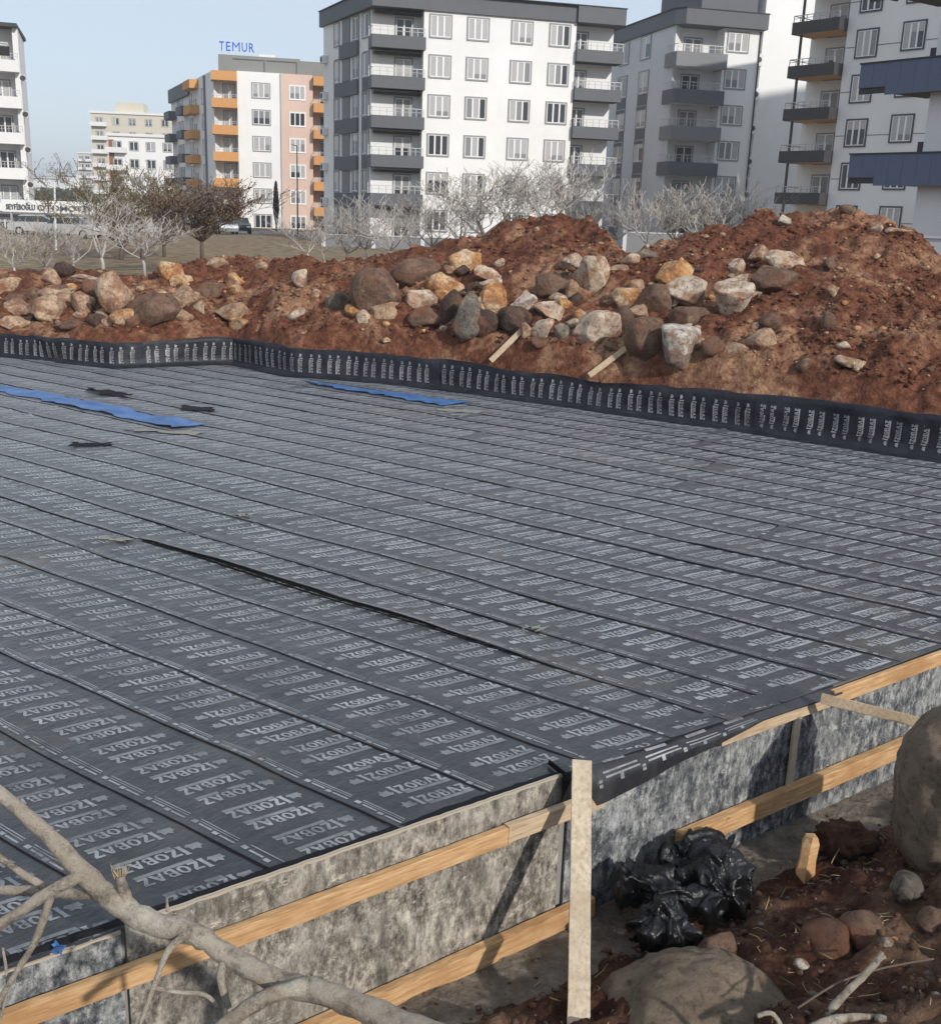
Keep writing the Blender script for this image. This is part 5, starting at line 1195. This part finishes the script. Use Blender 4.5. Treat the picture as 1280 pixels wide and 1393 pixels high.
# far pale blocks
def far_block(px0, px1, ytop, Y, label, mat, cols, rows, depth=14, bal=(), name='apartment_block'):
    a = at_y(px0, ytop, Y); b = at_y(px1, ytop, Y); f = Fac((a.x, Y), 6); wdt = (b.x - a.x) / math.cos(R(6)); zt = a.z; t = thing(name, f.p(wdt / 2, 1.0, 5), label, 'building', 'far apartment blocks')
    prism_part('wall', f, [(0, 0), (wdt, 0), (wdt, depth), (0, depth)], .2, zt, mat, t); part('roof_edge', [(f, (-.3, wdt + .3, zt + .003, zt + .5, -.3, depth))], MAT['offwhite'], t)
    for r in range(rows):
        z = zt - 2.3 - 2.95 * r
        if z < 1.5: break
        for c in range(cols):
            u = wdt * (c + .5) / cols - .7
            if c in bal: balcony(f, u - 1.2, u + 2.4, -1.0, -.02, z + .4, .9, MAT['offwhite'], t, MAT['lgrey'], rail=0)
            win(f, u, z, 1.4, 1.4, random.choice(('glass', 'halfc')), t, lights=2)
    return t, f, wdt, zt
t, f, wd_, zt = far_block(123, 232, 153, 260, 'tall cream apartment block far behind at left with a rooftop box', MAT['cream'], 5, 7, bal=(0,)); part('roof_box', [(f, (5.5, 11.5, zt + .5, zt + 2.6, 1, 7))], MAT['cream'], t)
t, f, wd_, zt = far_block(147, 236, 184, 200, 'lower white block in front of the cream block, with a brown side', MAT['white'], 4, 4, bal=(0,)); part('side_cladding', [(f, (.0, .9, 1, zt - .6, -.04, .02))], paint('brown_cladding', (.26, .12, .075)), t)
far_block(106, 122, 208, 420, 'small distant striped block left of the cream block', MAT['beige'], 2, 6, bal=(0, 1))
# distant houses on the low hill
hl = MB(); V = []
for i, x in enumerate(np.linspace(-900, 100, 40)):
    V.append([(x, 900, -5), (x, 1000, 4 + 3 * float(vnoise(x * .01, 0, 5))), (x, 1150, 20 + 8 * float(vnoise(x * .008, 2, 6))), (x, 1400, 16), (x, 1700, -8)])
hl.grid(np.array(V)); o = hl.build('hill', MAT['ground'], smooth=True); o['kind'] = 'structure'
hm = MAT['farhaze']
for k in range(34):
    Y = random.uniform(560, 1140); px = random.uniform(34, 125); a = at_y(px, 260, Y); zb = np.interp(Y, [560, 900, 1000, 1150], [0.5, -3, 3, 18]); w = random.uniform(9, 20); h = random.uniform(5, 13); d = random.uniform(8, 14); mb = MB(); mb.box(a.x - w / 2, a.x + w / 2, Y, Y + d, zb - 4, zb + h)
    t = thing('distant_house', (a.x, Y, zb), 'small pale distant house on the hazy horizon at left', 'house', 'distant houses on the horizon'); mb.build('wall', random.choice((hm, MAT['beige'], MAT['offwhite'])), t)
    mb = MB(); mb.box(a.x - w / 2 - .3, a.x + w / 2 + .3, Y - .3, Y + d, zb + h + .01, zb + h + .5); mb.build('roof', MAT['mgrey'], t)
mb = MB()
for k in range(700):
    Y = random.uniform(180, 620); px = random.uniform(20, 135); a = at_y(px, 262, Y); c = Vector((a.x, Y, random.uniform(.5, 2.2 + Y * .009))); r = random.uniform(.6, 1.8)
    for q in range(3):
        d = Vector([random.gauss(0, 1) for _ in range(3)]).normalized() * r; s = rand_perp(d.normalized()) * r * .7; mb.quad(c - d, c + s, c + d, c - s)
o = mb.build('far_shrubbery', MAT['fartree']); o['kind'] = 'stuff'; o['label'] = 'dark belt of far shrubs and trees below the horizon at left'; o['category'] = 'shrubs'

# sign board with shop name, light pole, low walls
fS = Fac(at_y(3, 280, 95)[:2], 2); S = thing('shop_sign', fS.p(3, 1.4, 0), 'long white shop sign with dark capital letters at left behind the trees', 'sign')
part('board', [(fS, (.0, 9.6, 2.95, 3.95, 0, .25))], MAT['signwhite'], S); put_text('SEYFİBOĞLU', fS, .35, 2.75, 3.15, .60, -.05, MAT['ink'], S); put_text('OTOMOTİV', fS, 2.95, 7.6, 3.15, .60, -.05, MAT['ink'], S)
for u in (.6, 4.6, 8.8): part('post', [(fS, (u, u + .15, .9, 2.95, .05, .2))], MAT['rail'], S)
sh = thing('shop_shed', fS.p(4, 1.2, 5), 'low grey shop building under the white sign at left', 'building'); prism_part('wall', fS, [(-8, 4), (11, 4), (11, 12), (-8, 12)], .8, 2.7, MAT['lgrey'], sh); prism_part('roof', fS, [(-8.3, 3.2), (11.3, 3.2), (11.3, 12.3), (-8.3, 12.3)], 2.703, 2.95, MAT['mgrey'], sh)
for u in (-6, -2.5, 1, 4.5, 8): win(fS, u, 1.3, 2.2, 1.1, 'glass', sh, lights=2, wd=4.0)
pb = at_y(75, 338, 62); pt_ = at_y(74, 246, 62); t = thing('light_pole', pb, 'thin white light pole between the left bare trees', 'pole'); mb = MB(); mb.tube([pb - Vector((0, 0, 1)), pt_], [.07, .045], 8); mb.build('mast', MAT['offwhite'], t); mb = MB(); mb.tube([pt_, pt_ + Vector((.5, -.3, .12))], [.035, .03], 6); mb.build('lamp_arm', MAT['offwhite'], t)
pb = at_y(405, 312, 112); pt_ = at_y(404, 198, 112); t = thing('light_pole', pb, 'thin dark pole in front of the salmon facade', 'pole'); mb = MB(); mb.tube([pb - Vector((0, 0, 1)), pt_], [.08, .05], 8); mb.build('mast', MAT['char'], t); mb = MB(); mb.tube([pt_, pt_ + Vector((-.5, -.3, .1))], [.04, .03], 6); mb.build('lamp_arm', MAT['char'], t)
def low_wall(px0, px1, py, Y, h, mat, label, ang=3, posts=0):
    a = at_y(px0, py, Y); b = at_y(px1, py, Y); f = Fac((a.x, Y), ang); Lw = b.x - a.x; t = thing('boundary_wall', f.p(Lw / 2, 1.4, 0), label, 'wall'); part('wall', [(f, (0, Lw, .9, a.z, 0, .22))], mat, t); part('coping', [(f, (-.03, Lw + .03, a.z + .002, a.z + .07, -.04, .26))], MAT['lgrey'], t)
    for k in range(posts + 1):
        if posts: u = Lw * k / posts; part('pier', [(f, (u - .15, u + .15, .9, a.z + .2, -.08, -.002))], MAT['lgrey'], t)
low_wall(318, 470, 314, 113, 1, MAT['white'], 'low white garden wall in front of the salmon block', 3, 4)
low_wall(440, 850, 319, 84, 1, MAT['mgrey'], 'long grey boundary wall in front of the large white block', 12, 6)
low_wall(850, 1075, 316, 88, 1, MAT['mgrey'], 'grey boundary wall in front of the grey and white block', 12, 3)
low_wall(1245, 1340, 323, 34, 1, MAT['lgrey'], 'low grey wall at the right edge below the nearest block', -40, 0)

# cars
def car(px, py, Y, heading, col, label, van=0.0):
    b = at_y(px, py, Y); b.z = 1.45; t = thing('parked_car', b, label, 'car', 'parked cars'); t.rotation_euler.z = heading
    pm = M('car_paint', col, .3, .3)
    prof = [(-2.1, .35), (-2.15, .75), (-1.95, .95), (-1.1, 1.0), (1.35 - van, 1.0), (2.0, .85), (2.1, .6), (2.05, .32)]
    def ext(pr, hw, top=1.0):
        mb = MB(); n = len(pr); L0 = [(x, -hw * (top if z > .99 else 1), z) for x, z in pr]; R0 = [(x, hw * (top if z > .99 else 1), z) for x, z in pr]; mb.v = L0 + R0; mb.f = [tuple(range(n)), tuple(range(2 * n - 1, n - 1, -1))] + [(i, (i + 1) % n + 0, (i + 1) % n + n, i + n) for i in range(n)]; mb.f = [tuple(q) for q in mb.f]; mb.m = [0] * len(mb.f); return mb
    ext(prof, .86).build('body', pm, t, off=(0, 0, 0)); cabp = [(-1.75, .98), (-1.35, 1.42), (.35 - van * .3, 1.45), (1.2 - van, .98)]
    c = ext(cabp, .76, .9).build('cabin_glass', MAT['glass'], t, off=(0, 0, 0)); ext([(-1.38, 1.40), (-1.2, 1.49), (.2, 1.5), (.38, 1.44)], .70).build('roof', pm, t, off=(0, 0, 0))
    for x in (-1.3, 1.3):
        for y in (-.80, .80):
            mb = MB(); mb.tube([(x, y - .1, .32), (x, y + .1, .32)], [.32, .32], 14); w = mb.build('wheel', MAT['black'], t, off=(0, 0, 0)); mb = MB(); mb.tube([(x, y - .115, .32), (x, y + .115, .32)], [.18, .18], 10); mb.build('rim', MAT['rail'], w, off=(0, 0, 0))
    for y in (-.6, .6):
        mb = MB(); mb.box(2.03, 2.11, y - .16, y + .16, .62, .76); mb.build('headlight', MAT['signwhite'], t, off=(0, 0, 0)); mb = MB(); mb.box(-2.17, -2.08, y - .16, y + .16, .72, .86); mb.build('tail_light', M('tail_red', (.4, .02, .02), .3), t, off=(0, 0, 0))
car(308, 327, 104, R(-70), (.32, .34, .38), 'silver grey car parked right of the brown bare tree')
car(328, 327, 108, R(-75), (.03, .035, .045), 'dark car parked beside the silver grey car')
car(102, 328, 82, R(-15), (.55, .55, .55), 'white car parked under the shop sign, right of the light pole')
car(55, 326, 85, R(10), (.5, .5, .5), 'pale car parked under the shop sign, left of the light pole')

# ------------------------------------------------------------------ air
hz = bpy.data.materials.new('haze_air'); hz.use_nodes = True; nt = hz.node_tree; nt.nodes.clear(); ho = nt.nodes.new('ShaderNodeOutputMaterial'); pv = nt.nodes.new('ShaderNodeVolumePrincipled')
pv.inputs['Color'].default_value = (0.86, 0.92, 1.0, 1); pv.inputs['Density'].default_value = 0.00045; pv.inputs['Anisotropy'].default_value = 0.1; nt.links.new(pv.outputs[0], ho.inputs['Volume'])
mb = MB(); mb.box(-6200, 6200, -6200, 6200, -40, 60); o = mb.build('haze', hz); o['kind'] = 'stuff'; o['label'] = 'thin pale haze over the whole place'; o['category'] = 'haze'
